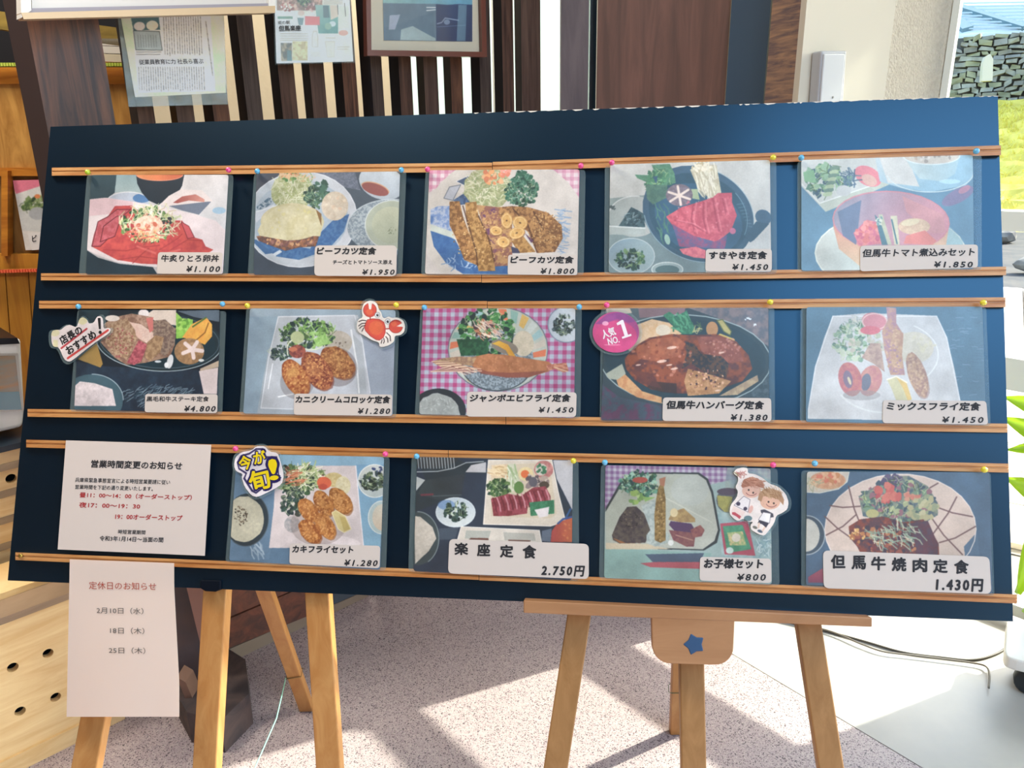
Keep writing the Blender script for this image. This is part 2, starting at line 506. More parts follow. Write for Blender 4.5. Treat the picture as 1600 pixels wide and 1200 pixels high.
# ================================================================== SETTING
M_cream = mat('cream_plaster', 'e8dcc0', .85, bump=(40, .15))
M_ceil = mat('brown_ceiling', '5c4a3a', .9)
M_dwall = mat('brown_timber_wall', '58422f', .8)
M_white = mat('white_paint', 'e6e4de', .4)
M_alu = mat('pale_aluminium', 'c9c7c0', .35, metal=.6)
M_floor = bpy.data.materials.new('speckled_floor'); M_floor.use_nodes = True
def _floor():
    t = M_floor.node_tree; b = t.nodes['Principled BSDF']; tc = t.nodes.new('ShaderNodeTexCoord')
    v = t.nodes.new('ShaderNodeTexVoronoi'); v.inputs['Scale'].default_value = 400
    n = t.nodes.new('ShaderNodeTexNoise'); n.inputs['Scale'].default_value = 2.2; n.inputs['Detail'].default_value = 3
    t.links.new(tc.outputs['Object'], v.inputs['Vector']); t.links.new(tc.outputs['Object'], n.inputs['Vector'])
    sp = t.nodes.new('ShaderNodeSeparateColor'); t.links.new(v.outputs['Color'], sp.inputs[0])
    r = t.nodes.new('ShaderNodeValToRGB'); r.color_ramp.interpolation = 'CONSTANT'
    e = r.color_ramp.elements
    e[0].position = 0; e[0].color = (*srgb('5c5258'), 1)
    e[1].position = .10; e[1].color = (*srgb('ae9ca0'), 1)
    for p, c in ((.3, 'b8aaac'), (.6, 'c2b4b4'), (.88, 'cfc6c0'), (.95, '84747a')):
        k = e.new(p); k.color = (*srgb(c), 1)
    t.links.new(sp.outputs[0], r.inputs[0])
    mx = t.nodes.new('ShaderNodeMixRGB'); mx.blend_type = 'MULTIPLY'; mx.inputs[0].default_value = .35
    t.links.new(r.outputs[0], mx.inputs[1])
    r2 = t.nodes.new('ShaderNodeValToRGB'); r2.color_ramp.elements[0].position = .35; r2.color_ramp.elements[1].position = .65
    r2.color_ramp.elements[0].color = (.82, .76, .76, 1); r2.color_ramp.elements[1].color = (1, 1, 1, 1)
    t.links.new(n.outputs['Fac'], r2.inputs[0]); t.links.new(r2.outputs[0], mx.inputs[2])
    t.links.new(mx.outputs[0], b.inputs['Base Color'])
    b.inputs['Roughness'].default_value = .5
_floor()
M_slab = mat('grey_floor_slab', 'c0bcb4', .38, noise=('acaaa6', 6, .25))

KIND = dict(kind='structure')
# floor: mauve speckled sheet up to the joint, grey slab beyond it
J0, J1 = floor_at(1345, 1143), floor_at(1440, 1200)
jd = (J1 - J0) / np.linalg.norm(J1 - J0)
WA = V(.80, 2.17, 0); WB = V(1.34, 2.437, 0)             # return wall from the panels to the window
WD = V(.66, -.75, 0); WD /= np.linalg.norm(WD)           # line of the window front
WJ = WB + WD * .64                                        # its right jamb
WP = WB + WD * .98
WE = WB + WD * 2.86
j_top = J0 - jd * .62; j_bot = J0 + jd * 4.2
prism('floor', [(-3, -4, 0), (j_bot[0], -4, 0), tuple(j_bot), tuple(j_top), (1.42, 2.5, 0), (1.5, 4.3, 0), (-3, 4.3, 0)][::1], (0, 0, -.06), M_floor, **KIND)
g = .004
prism('floor', [(j_bot[0] + g, -4, 0), (3.5, -4, 0), (3.5, .3, 0), tuple(WE), (1.40, 2.46, 0), (1.42 + g, 2.5, 0), tuple(j_top + V(g, 0, 0)), tuple(j_bot + V(g, 0, 0))], (0, 0, -.06), M_slab, **KIND)
multi('ceiling', [boxv((-1.15, .15, 3.63), (1.85, 0, 0), (0, 4.15, 0), (0, 0, .03)), boxv((2.1, 2.05, 3.63), (1.4, 0, 0), (0, 2.25, 0), (0, 0, .03)),
                  boxv((2.1, -3.95, 3.63), (1.4, 0, 0), (0, .05, 0), (0, 0, .03)), boxv((3.45, -2.05, 3.63), (.05, 0, 0), (0, 1.85, 0), (0, 0, .03))], M_ceil, **KIND)  # opening left in the ceiling for the added roof light
box('wall_left', -3.06, -3, -4, 4.3, 0, 3.6, M_dwall, **KIND)
box('wall_front', -3, 3.5, -4.06, -4, 0, 3.6, M_dwall, **KIND)
# back wall with a wide window opening
multi('wall_back', [boxv((-1.8, 4.33, 1.8), (1.2, 0, 0), (0, .03, 0), (0, 0, 1.8)),
                    boxv((1.55, 4.33, 1.8), (.05, 0, 0), (0, .03, 0), (0, 0, 1.8)),
                    boxv((.45, 4.33, .2), (1.05, 0, 0), (0, .03, 0), (0, 0, .2)),
                    boxv((.45, 4.33, 3.0), (1.05, 0, 0), (0, .03, 0), (0, 0, .6))], M_cream, **KIND)
M_glass = bpy.data.materials.new('window_glass'); M_glass.use_nodes = True
def _glass():
    t = M_glass.node_tree; t.nodes.remove(t.nodes['Principled BSDF'])
    a = t.nodes.new('ShaderNodeBsdfTransparent'); a.inputs[0].default_value = (.93, .97, .95, 1)
    g_ = t.nodes.new('ShaderNodeBsdfGlossy'); g_.inputs['Roughness'].default_value = .02
    f = t.nodes.new('ShaderNodeFresnel'); f.inputs[0].default_value = 1.3
    x = t.nodes.new('ShaderNodeMixShader')
    t.links.new(f.outputs[0], x.inputs[0]); t.links.new(a.outputs[0], x.inputs[1]); t.links.new(g_.outputs[0], x.inputs[2])
    t.links.new(x.outputs[0], t.nodes['Material Output'].inputs[0])
_glass()
M_frame = mat('white_window_frame', 'dfe6e0', .4)
def window_front(name, a, d, length, z0, z1, bars, posts, depth=.022, fw=.04):
    """frame along the floor line a + d*s, with bars (z0,z1) and upright posts (s)"""
    n = np.cross(d, V(0, 0, 1))
    up = V(0, 0, 1)
    def seg(s0, s1, za, zb, dep=depth): return boxv(a + d * (s0 + s1) / 2 + up * (za + zb) / 2, d * (s1 - s0) / 2, n * dep / 2, up * (zb - za) / 2)
    o = multi(name, [seg(0, fw * .5, z0, z1), seg(length - fw * .5, length, z0, z1), seg(fw * .5, length - fw * .5, z0, z0 + fw), seg(fw * .5, length - fw * .5, z1 - fw, z1)], M_frame, **KIND)
    for b in bars: multi('transom', [seg(fw * .5, length - fw * .5, *b, .08)], M_frame, o)
    for s in posts: multi('mullion', [seg(s - .025, s + .025, z0 + fw, z1 - fw)], M_frame, o)
    multi('glass_pane', [seg(fw * .5, length - fw * .5, z0 + fw, z1 - fw, .004)], M_glass, o)
    return o
window_front('window_1', WB, WD, .64, 0.02, 2.35, [(.778, .878), (1.255, 1.312)], [])
window_front('window_2', WP, WD, 1.88, 0.02, 2.35, [(.738, .90)], [.94])
window_front('window_3', V(-.6, 4.33, 0), V(1, 0, 0), 2.1, .4, 2.4, [(1.25, 1.33)], [.55, 1.1, 1.6])
def wallseg(name, a, b, z0, z1, th, mt, **kw):
    a, b = V(*a), V(*b); d = b - a; n = np.cross(d / np.linalg.norm(d), V(0, 0, 1))
    if n[1] < 0: n = -n
    return prism(name, [a + V(0, 0, z0), b + V(0, 0, z0), b + n * th + V(0, 0, z0), a + n * th + V(0, 0, z0)], (0, 0, z1 - z0), mt, **kw)
wallseg('wall_window', WB, WJ, 2.35, 3.6, .06, M_cream, **KIND)
wallseg('wall_post', WJ, WP, 0, 3.6, .06, M_cream, **KIND)
wallseg('wall_window', WP, WE, 2.35, 3.6, .06, M_cream, **KIND)
multi('latch', [boxv(WB + WD * .035 + V(0, 0, 1.334), WD * .022, np.cross(WD, V(0, 0, 1)) * .012, V(0, 0, .02))], M_frame, bpy.data.objects['window_1'])
wallseg('wall_east', (1.40, 2.50, 0), (1.50, 4.33, 0), 0, 3.6, .06, M_cream, **KIND)
# unseen right wall; its big window opening is added for the board's sheen
XR = 3.47
rw = multi('wall_right', [boxv((XR, -1.85, .3), (.03, 0, 0), (0, 2.15, 0), (0, 0, .3)), boxv((XR, -1.85, 3.55), (.03, 0, 0), (0, 2.15, 0), (0, 0, .05))], M_cream, **KIND)
for y in (.25, -1.1, -2.5, -3.95): box('added_window_post', XR - .03, XR + .03, y - .05, y + .05, .6, 3.5, M_frame, rw)
# return wall: smooth plaster, then a rough rendered strip nearer the window
def between(a, b, t): return a + (b - a) * t
WM = between(WA, WB, .575)
M_plaster = mat('smooth_cream_plaster', 'd2cab8', .7)
wallseg('wall_return', WA, WM, 0, 3.6, .02, M_plaster, **KIND)
wallseg('wall_rendered', WM, WB, 0, 3.6, .11, mat('rough_cream_render', 'e2d8c4', .95, noise=('cfc4b0', 90, .3), bump=(150, 1.0)), **KIND)

RW = vplane(WA[:2], WB[:2])
ebx = thing('wall_box', 'white upright switch box fixed to the cream wall', 'switch box', tuple(RW.at(1300, 200)))
bevel(prism('case', RW.quad([(1284, 79), (1324, 79), (1314, 215), (1274, 215)], .035), -RW.n * .035, mat('box_white', 'a8aaae', .4), ebx), .006, 3)
bevel(prism('cover', RW.quad([(1288, 84), (1321, 84), (1311, 211), (1278, 211)], .04), -RW.n * .006, mat('box_cover', 'c4c6c8', .35), ebx), .003)
disc_c = RW.at(1302, 152, .042)
v_, f_ = tube_vf([disc_c - RW.n * .004, disc_c], [.003, .003], 8); mk('screw', v_, f_, mat('screw_grey', '8c8c88', .4), ebx)
# ---------------------------------------------------------------- outdoors
hF = V(.55, .835, 0); hR = V(.835, -.55, 0)
def out(d, s, z): return hF * d + hR * s + V(0, 0, z)
M_pave = mat('pale_paving', 'd8d0c4', .8, noise=('c6bcb0', 8, .3))
og = mk('ground_outside', [out(-6, -40, -.08), out(-6, 40, -.08), out(60, 40, -.08), out(60, -40, -.08)], [(0, 1, 2, 3)], mat('asphalt', '8e8c88', .9, noise=('7c7a78', 12, .3)), **KIND)
pav = mk('pavement', [out(3.3, -5.5, -.075), out(3.3, 2.9, -.075), out(10.2, 2.9, -.075), out(10.2, -5.5, -.075)], [(0, 1, 2, 3)], mat('pavement_joint', '8c867c', .9), **KIND)
me0 = None
k = 0
for i in range(16):
    for j in range(9):
        c = out(3.55 + i * .42, -1.6 + j * .42, -.06)
        if me0 is None:
            v, f = boxv(c, hF * .203, hR * .203, V(0, 0, .012)); t0 = mk('paving_tile', v, f, M_pave, pav); base = c
        else:
            o = t0.copy(); COL.objects.link(o); o.location = Vector(c - base); o['kind'] = 'part'; del o['kind']
        me0 = 1
Z_B = at_y(1540, 150, 18.5)[2]
bank_v = []; bank_f = []
NX, NY = 60, 36
M_grass = mat('sunlit_grass', 'f0dc6c', .9, noise=('c8b44c', 3.2, .22), bump=(6, 1.0))
for i in range(NY + 1):
    for j in range(NX + 1):
        d = 17 + 5.4 * i / NY; s = -9 + 20 * j / NX
        z = -.07 + (Z_B - .05) * (i / NY) ** 1.05 + (rnd.uniform(-.09, .09) if i else 0)
        bank_v.append(out(d, s, z))
for i in range(NY):
    for j in range(NX):
        a = i * (NX + 1) + j; bank_f.append((a, a + 1, a + NX + 2, a + NX + 1))
mk('grass_bank', bank_v, bank_f, M_grass, kind='structure')
# tufts of grass standing on the bank
tv, tf = [], []
for q in range(7000):
    i = rnd.random(); s = rnd.uniform(-1.5, 6.5); d = 17.1 + 5.2 * i
    z = -.07 + (Z_B - .05) * i ** 1.05
    b = out(d, s, z - .05); h = rnd.uniform(.06, .17); a = rnd.uniform(0, 6.28); ww = .03
    o = len(tv); dx = V(math.cos(a), math.sin(a), 0)
    tv += [b - dx * ww, b + dx * ww, b + V(rnd.uniform(-.12, .12), rnd.uniform(-.12, .12), h)]; tf.append((o, o + 1, o + 2))
tag(mk('grass_tufts', tv, tf, mat('yellow_green_blades', 'f4e878', .8, noise=('ccc050', 1.4, .2), trans=.3), kind='stuff'), 'sunlit yellow green grass growing on the bank outside', 'grass')
# low stones at the foot of the bank
mk('soil_strip', [out(10.2, -9, -.07), out(10.2, 11, -.07), out(17.2, 11, -.07), out(17.2, -9, -.07)], [(0, 1, 2, 3)], mat('dark_soil', '34363e', .9, noise=('54504e', 3, .2)), **KIND)
for i in range(9):
    c = out((11.6, 13.6, 12.4, 14.8)[i % 4] + rnd.uniform(-.2, .2), -1.3 + i * .42, .05)
    bm = bmesh.new(); bmesh.ops.create_icosphere(bm, subdivisions=2, radius=rnd.uniform(.12, .26))
    for v in bm.verts: v.co = Vector((v.co.x * 1.5, v.co.y, v.co.z * .7)) * rnd.uniform(.88, 1.1)
    me = bpy.data.meshes.new('rock'); bm.to_mesh(me); bm.free(); me.materials.append(mat('pale_rock', '8c867e', .9, noise=('545256', 7, .2)))
    o = bpy.data.objects.new('rock', me); COL.objects.link(o); o.location = c
    tag(o, 'pale grey rock in the row edging the paving below the grass bank', 'rock', 'rocks edging the outdoor paving')
# dry stone wall: every stone of the part in view
Z_T = at_y(1540, 50, 19.1)[2]; Z_B = at_y(1540, 150, 18.5)[2]
rwall = multi('retaining_wall', [boxv(out(23.0, 1, (Z_T + Z_B) / 2 - .3), hF * .25, hR * 14, V(0, 0, (Z_T - Z_B) / 2 + .27))], mat('wall_core', '5c5c58', .95), **KIND)
M_st = [mat('wall_stone_grey', 'aaa898', .9, noise=('7c7c74', 4, .2)), mat('wall_stone_green', 'a4a284', .9, noise=('7c7c60', 4, .2)), mat('wall_stone_blue', '98968e', .9, noise=('74726c', 4, .2))]
z = Z_B - .25; r_ = 0
while z < Z_T - .08:
    s = -1.7 + rnd.uniform(0, .2); hh = rnd.uniform(.10, .14)
    while s < 2.2:
        ww = rnd.uniform(.15, .34); c = out(22.68 + rnd.uniform(-.05, .04), s + ww / 2, z + hh / 2)
        t = rnd.uniform(-.03, .03); j = lambda: rnd.uniform(-.03, .03)
        v, f = boxv(c, hR * (ww / 2 - .015) + V(0, 0, t), hF * .12, V(0, 0, hh / 2 - .012))
        v = [p + V(j(), j(), j()) for p in v]
        mk('stone', v, f, rnd.choice(M_st), rwall)
        s += ww
    z += hh
mp = [at_y(x, y, 17.6) for x, y in ((1534, 127), (1551, 126), (1552, 92), (1547, 84), (1540, 88), (1536, 98))]
sm = prism('stone_marker', mp, (0.1, .25, 0), mat('pale_stone', 'cfc8b6', .9)); tag(sm, 'pale pointed stone marker standing in front of the dark stone wall', 'marker')
# house beyond the wall
hs = thing('house', 'house roof of pale sunlit sheets with grey ridge caps above the stone wall', 'house', out(27, 1, 0))
M_roof = mat('pale_roof', 'dfe4e4', .5); M_ridge = mat('grey_ridge', '6f8a92', .6)
Z_R = at_y(1540, 47, 21.1)[2]
rp = [out(25.2, -6, Z_R), out(25.2, 12, Z_R), out(31, 12, Z_R + 3.4), out(31, -6, Z_R + 3.4)]
prism('roof', rp, (0, 0, -.12), M_roof, hs)
RPl = Pl(rp[0], np.cross(rp[1] - rp[0], rp[3] - rp[0]))
def on_roof(x, y): return RPl.at(x, y, .05)
beam('ridge_cap', on_roof(1470, 2), on_roof(1602, 43), .16, .12, hR, M_ridge, hs, 0)
beam('ridge_cap', on_roof(1470, 12), on_roof(1512, 46), .28, .12, hR, M_ridge, hs, 0)
for i in range(9):
    a = on_roof(1440, 6 + i * 5); b = on_roof(1640, 3 + i * 5)
    beam('roof_seam', a, b, .05, .04, hF, mat('seam', 'b8c4c8', .6), hs, 0)
prism('house_wall', [out(25.6, -5, 0), out(25.6, 11, 0), out(30, 11, 0), out(30, -5, 0)], (0, 0, Z_R), mat('house_wall', 'c4bda8', .9), hs)
nb = thing('building', 'pale plastered building seen through the gaps of the last dark slats', 'building', (.5, 8, 0))
box('wall', -4, 3.0, 8, 8.3, 0, 3.4, mat('pale_green_white_wall', 'e9efd6', .8), nb)
box('roof_edge', -4.1, 3.1, 7.8, 8.4, 3.4, 3.6, mat('brown_roof', '9a7c68', .8), nb)

# ---------------------------------------------------------------- slat screen
def U(px, py=190):
    d = ray(px, py); return d[0] / d[1]
SA, SB = 2.71, .77                                           # Y = SA + SB X
def sl_y(u): return SA / (1 - SB * u)
def foot(px, dy=0.0, py=190):
    u = U(px, py); y = sl_y(u) + dy; return V(u * y, y, 0)
M_brown = [mat('dark_stained_wood_%s' % n, c, .55, grain=(d, (14, 14, 1.2), 3.5, .8), spec=.4)
           for n, c, d in (('a', '6f5244', '3c2a26'), ('b', '6a5348', '4a3630'), ('c', '7a5440', '452e28'), ('d', '5e4f48', '3a2d2a'))]
M_shadeside = mat('shaded_side_wood', '10141f', .6)  # left faces of the slats, shade put into the colour
slats = [(205, 217, 243), (268, 278, 305), (320, 335, 360), (375, 388, 412), (430, 443, 467), (479, 491, 513), (527, 541, 562), (569, 585, 602), (613, 628, 647), (655, 666, 687), (696, 707, 725), (738, 752, 769), (774, 787, 804), (806, 816, 845)]
screen = thing('slat_screen', 'screen of dark stained upright wooden slats behind the top of the board', 'screen', tuple(foot(500)))
for i, (a, b, c) in enumerate(slats):
    pa, pb, pc = foot(a, .06), foot(b, 0), foot(c, .03)
    pd = pa + (pc - pb)
    vs = [p + V(0, 0, zz) for zz in (.08, 3.59) for p in (pa, pb, pc, pd)]
    o = mk('slat', vs, [(0, 1, 5, 4), (1, 2, 6, 5), (2, 3, 7, 6), (3, 0, 4, 7), (3, 2, 1, 0), (4, 5, 6, 7)], [M_brown[i % 4], M_shadeside], screen, mi=[1, 0, 0, 1, 0, 0])
# plinth under the slats
pl0, pl1 = foot(190, .1), foot(846, .1)
wallseg('baseboard_back', foot(190, .0), foot(846, .0), 0, .08, .1, M_brown[3], **KIND)
# dark corner post and the panels on its right
part_ = thing('wooden_partition', 'partition of brown and haze tinted upright boards left of the cream wall', 'partition', (.5, 2.75, 0))
def pane(name, xa, xb, ya, yb, mt, label, cat, th=.05, z1=3.59):
    ua, ub = U(xa), U(xb)
    a, b = V(ua * ya, ya, 0), V(ub * yb, yb, 0)
    d = (b - a) / np.linalg.norm(b - a); n = np.cross(d, V(0, 0, 1)); n = n if n[1] > 0 else -n
    o = prism(name, [a, b, b + n * th, a + n * th], (0, 0, z1), mt, part_); o['label'] = label; return o
M_pan = mat('reddish_panel_wood', '8e6a60', .5, grain=('6f5750', (9, 9, .8), 2.2, 1.2), coat=.3)
pane('post', 876, 918, 2.83, 2.83, mat('grey_brown_post', '75686a', .5, grain=('5f5458', (8, 8, .8), 2.5, .8)), 'narrow grey brown upright board at the end of the slats', 'post')
pane('post', 920, 930, 2.87, 2.87, mat('gap_shade_strip', '16384e', .35, coat=.4), 'thin blue black strip for the shaded gap between two wooden boards', 'post')  # strip fills a gap, the gap's shade put into its colour
pane('panel', 931, 1130, 2.80, 2.62, M_pan, 'wide reddish brown wood panel with flame grain behind the board', 'panel')
pane('panel', 1131, 1190, 2.60, 2.52, mat('hazed_panel', '44607a', .5, coat=.3), 'flat panel with blue haze in its colour beside the wide reddish wood panel', 'panel')  # blue haze and shade put into the panel's colour
ub = U(1192)
pane('board', 1192, 1249, 2.40, 2.27, mat('sawn_wood', 'c09c80', .7, grain=('77686c', (5, 5, 40), 2.0, .6)), 'rough sawn board with cross grain next to the cream wall', 'board', .06)

# wide post at the left with its splayed foot
PF = vplane((U(72) * 1.72, 1.72), (U(180) * 1.80, 1.80))
a, b = V(U(72) * 1.72, 1.72, 0), V(U(180) * 1.80, 1.80, 0)
c = V(U(42) * 1.86, 1.86, 0); d = c + (b - a)
vs = [p + V(0, 0, zz) for zz in (0, 3.59) for p in (c, a, b, d)]
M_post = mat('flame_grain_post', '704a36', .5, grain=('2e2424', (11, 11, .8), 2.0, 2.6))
post = thing('wooden_column', 'wide dark brown wooden column left of the slats', 'column', tuple((a + b) / 2))
mk('shaft', vs, [(0, 1, 5, 4), (1, 2, 6, 5), (2, 3, 7, 6), (3, 0, 4, 7), (3, 2, 1, 0), (4, 5, 6, 7)], [M_post, mat('umber_shade_face', '33262a', .6)], post, mi=[1, 0, 0, 0, 0, 0])  # left face darker, its shade put into the colour
def on_floor_poly(name, pts, h, mt, par=None, **kw): return prism(name, [floor_at(*p) for p in pts], (0, 0, h), mt, par, **kw)
M_foot = mat('worn_dark_base', '5a4a46', .7, grain=('3b3438', (6, 6, 6), 2, 1.0))
M_plank = mat('red_brown_plank', '8a5440', .6, grain=('5c4038', (2, 14, 14), 2, .8))
# the low dark bench end behind the left easel
bn = thing('low_bench', 'low dark wooden bench with a pale skirting behind the left easel', 'bench', tuple(floor_at(480, 985)))
BL_ = vplane(floor_at(400, 1016), floor_at(572, 934))
n_ = -BL_.n * .35
def bench_piece(name, q, mt, w=0.0, ext=None): return prism(name, BL_.quad(q, w), ext if ext is not None else -BL_.n * .12, mt, bn)
bench_piece('skirting', [(345, 1020), (575, 922), (575, 932), (345, 1042)], mat('pale_skirting', '9c8b78', .7))
bench_piece('plank', [(340, 975), (480, 915), (480, 963), (340, 1020)], M_plank, .004)
bench_piece('plank', [(340, 925), (480, 880), (480, 913), (340, 972)], M_plank, .002)
bench_piece('end_panel', [(481, 880), (575, 850), (575, 921), (481, 962)], mat('slate_panel', '4c5660', .7), .004)
# foot of the column
ft = thing('column_foot', 'dark worn wooden foot block with a leaning brace below the board', 'column foot', tuple(floor_at(330, 1130)))
on_floor_poly('block', [(268, 1100), (300, 1160), (352, 1176), (396, 1130), (390, 1075), (360, 1055)], .10, M_foot, ft)
FPn = vplane(floor_at(268, 1130), floor_at(360, 1128))
prism('brace', FPn.quad([(290, 912), (320, 912), (322, 1010), (314, 1010)], .02), -FPn.n * .05, mat('pinkish_brown', '8c6a60', .7), ft)
prism('upright', FPn.quad([(270, 905), (322, 905), (322, 1120), (270, 1100)], -.05), -FPn.n * .08, mat('dusty_dark', '3d3d48', .7, noise=('5c4a46', 7, .2)), ft)
prism('brace', FPn.quad([(276, 1058), (290, 1066), (318, 1130), (304, 1128)], .02), -FPn.n * .05, mat('worn_brown', '775a4c', .7), ft)

# ---------------------------------------------------------------- cabinet wall at the far left
CP = vplane((-2.6, 2.28), (-1.0, 2.42))
M_oak = mat('oak_veneer', 'c8974e', .5, grain=('99692c', (12, 4, 1.4), 1.6, 2.2))
M_or = mat('orange_pine', 'd08a30', .45, grain=('a8641c', (2, 2, 14), 2, .8))
M_gold = mat('golden_pine', 'cf9432', .5, grain=('a86c20', (12, 4, .9), 1.6, .8))
cab = thing('wooden_cabinet', 'tall orange pine cabinet with oak panels left of the wide column', 'cabinet', tuple(CP.at(60, 800) * V(1, 1, 0)))
def cp(name, x0, y0, x1, y1, mt, w=0.0, th=.03, par=cab, sl=0.0):
    return prism(name, CP.quad(rect(x0, y0, x1, y1, sl), w), -CP.n * th, mt, par)
cp('back_board', -90, -40, 215, 430, mat('recess_shade', '080b16', .8), -.28, .02)  # near black puts the shade of the shelf opening into the board
cp('top_rail', -90, 5, 215, 33, mat('olive_pine', 'a28a3e', .6, grain=('7d6a2c', (2, 2, 12), 2, .6)), 0, .04, sl=.14)
cp('cross_rail', -90, 104, 215, 131, M_or, .01, .05)
cp('panel', -90, 131, 215, 262, M_oak, 0)
cp('cross_rail', -90, 262, 215, 275, M_or, .01)
fr = cp('poster_frame', 2, 267, 12, 400, M_or, .03, .03)
cp('panel', -90, 275, 215, 398, mat('dark_oak', '9c7440', .5, grain=('7a5628', (12, 4, 1.2), 1.6, 1.5)), -.01)
cp('cross_rail', -90, 397, 215, 424, M_gold, .012, .05)
for i, (x0, x1) in enumerate(((-60, -26), (-25, 12), (13, 48), (49, 84), (85, 120), (121, 156))):
    prism('plank', CP.quad([(x0 - 4, 424), (x1 - 4.8, 424), (x1 + 16.2, 700), (x0 + 17, 700)], .0), -CP.n * .02, M_gold, cab)
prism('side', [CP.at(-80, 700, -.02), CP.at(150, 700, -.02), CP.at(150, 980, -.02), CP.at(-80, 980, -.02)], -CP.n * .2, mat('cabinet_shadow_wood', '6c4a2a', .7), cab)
# bead strips
for (y, c0, lab) in ((101, 'c6d860', 'strip of gold green beads on the cabinet rail'), (426, 'f06a48', 'thin red and orange cord along the lower cabinet rail')):
    st = thing('bead_strip', lab, 'trim', tuple(CP.at(20, y, .03)))
    a, b = CP.at(-60, y, .035), CP.at(200, y - (8 if y > 200 else 0), .035)
    N = 60; vs, fs = [], []
    for i in range(N):
        p = a + (b - a) * (i + .5) / N; v, f = boxv(p, (b - a) / N * .36, CP.n * .004, V(0, 0, .0045))
        o = len(vs); vs += v; fs += [tuple(q + o for q in g) for g in f]
    mk('beads', vs, fs, mat('bead_' + c0, c0, .3, coat=.5), st, kind='stuff')
    v, f = boxv((a + b) / 2 - CP.n * .006, (b - a) / 2, CP.n * .003, V(0, 0, .006)); mk('ribbon', v, f, mat('ribbon_' + c0, '5a6a2a' if y < 200 else 'b07030', .6), st)
# papers stacked in the shelf
sh = thing('paper_stack', 'stack of white papers and folders on the shelf behind the column', 'papers', tuple(CP.at(172, 97, -.05)))
for i, (y0, y1, x0) in enumerate(((84, 96, 158), (72, 83, 160), (60, 71, 159))):
    prism('folder' if i == 0 else 'paper', CP.quad(rect(x0, y0, 205, y1, .03), .0), -CP.n * .16, mat('paper_white', 'e4e2dc', .8) if i else mat('folder_cream', 'd9d2bc', .7), sh)
bk = prism('dark_box', CP.quad(rect(26, 68, 60, 98), -.06), -CP.n * .1, mat('slate_box', '2e3a44', .7)); tag(bk, 'dark slate grey box on the cabinet shelf left of the column', 'box')
# framed menu picture on the cabinet
pq = [(20, 282), (86, 280), (86, 389), (40, 391)]

# ---------------------------------------------------------------- crates, appliance
M_pale = mat('pale_planed_wood', 'f2d6a0', .45, grain=('e2bc82', (2.0, 2.0, 16), 2.0, .8), coat=.15)
M_hole = mat('hole_shade', '0a1018', .9)
KP = vplane(floor_at(35, 1200), floor_at(192, 1122))
kd = KP.at(192, 1122) - KP.at(35, 1200); kd[2] = 0; kd /= np.linalg.norm(kd)
kn = KP.n
def disc(name, pl, px, py, rx, mt, par, w, r=None, th=.004, n=28):
    c = pl.at(px, py, w); e = V(-pl.n[1], pl.n[0], 0); g_ = np.cross(pl.n, e)
    r = r or rx / 1155 * np.linalg.norm(c - EYE)
    return prism(name, [c + r * (math.cos(6.2832 * i / n) * e + math.sin(6.2832 * i / n) * g_) for i in range(n)], pl.n * -th, mt, par)
def holed_front(name, pl, p00, p11, holes, r, mt, par, th=.02):
    """upright rectangular board with real round holes: p00/p11 = (s, z) limits along the plane"""
    e = V(-pl.n[1], pl.n[0], 0); e = e if e[0] > 0 else -e
    bm = bmesh.new()
    outer = [bm.verts.new((p00[0], p00[1], 0)), bm.verts.new((p11[0], p00[1], 0)), bm.verts.new((p11[0], p11[1], 0)), bm.verts.new((p00[0], p11[1], 0))]
    ed = [bm.edges.new((outer[i], outer[(i + 1) % 4])) for i in range(4)]
    for (s, z) in holes:
        vv = [bm.verts.new((s + r * math.cos(6.2832 * k / 24), z + r * math.sin(6.2832 * k / 24), 0)) for k in range(24)]
        ed += [bm.edges.new((vv[k], vv[(k + 1) % 24])) for k in range(24)]
    bmesh.ops.triangle_fill(bm, use_beauty=True, use_dissolve=False, edges=ed)
    gm = bmesh.ops.extrude_face_region(bm, geom=bm.faces[:])
    for v in [q for q in gm['geom'] if isinstance(q, bmesh.types.BMVert)]: v.co.z -= th
    bmesh.ops.recalc_face_normals(bm, faces=bm.faces[:])
    vs = [pl.p0 * V(1, 1, 0) + e * v.co.x + V(0, 0, v.co.y) + pl.n * v.co.z for v in bm.verts]
    bm.verts.index_update(); fs = [tuple(v.index for v in f.verts) for f in bm.faces]; bm.free()
    return mk(name, vs, fs, mt, par)
def sz(pl, px, py):
    e = V(-pl.n[1], pl.n[0], 0); e = e if e[0] > 0 else -e
    p = pl.at(px, py); return ((p - pl.p0 * V(1, 1, 0)) @ e, p[2])
ch = thing('wooden_chest', 'pale wooden chest with four round finger holes at the lower left', 'chest', tuple(KP.at(100, 1165) * V(1, 1, 0)))
s1 = sz(KP, 192, 1122)[0]; s0 = sz(KP, 3, 1215)[0]; ztop = sz(KP, 60, 951)[1]
holed_front('front', KP, (s0, .05), (s1, ztop), [sz(KP, *p) for p in ((20, 1043), (75, 1021), (31.5, 1111.5), (87, 1089.5))], .0125, M_pale, ch)
e_ = V(-KP.n[1], KP.n[0], 0); e_ = e_ if e_[0] > 0 else -e_
def kbox(name, sa, sb, da, db, za, zb, mt, par):
    o_ = KP.p0 * V(1, 1, 0)
    v, f = boxv(o_ + e_ * (sa + sb) / 2 - kn * (da + db) / 2 + V(0, 0, (za + zb) / 2), e_ * (sb - sa) / 2, kn * (db - da) / 2, V(0, 0, (zb - za) / 2))
    return mk(name, v, f, mt, par)
kbox('skirting', s0 - .02, s1 + .004, -.008, .02, 0.0, .05, M_pale, ch)
kbox('corner_post', s0 - .03, s0, -.004, .03, .0, ztop, M_pale, ch)
kbox('hole_backing', s0, s1, .05, .06, .02, ztop - .01, M_hole, ch)  # black plate behind the holes stands in for the shade within
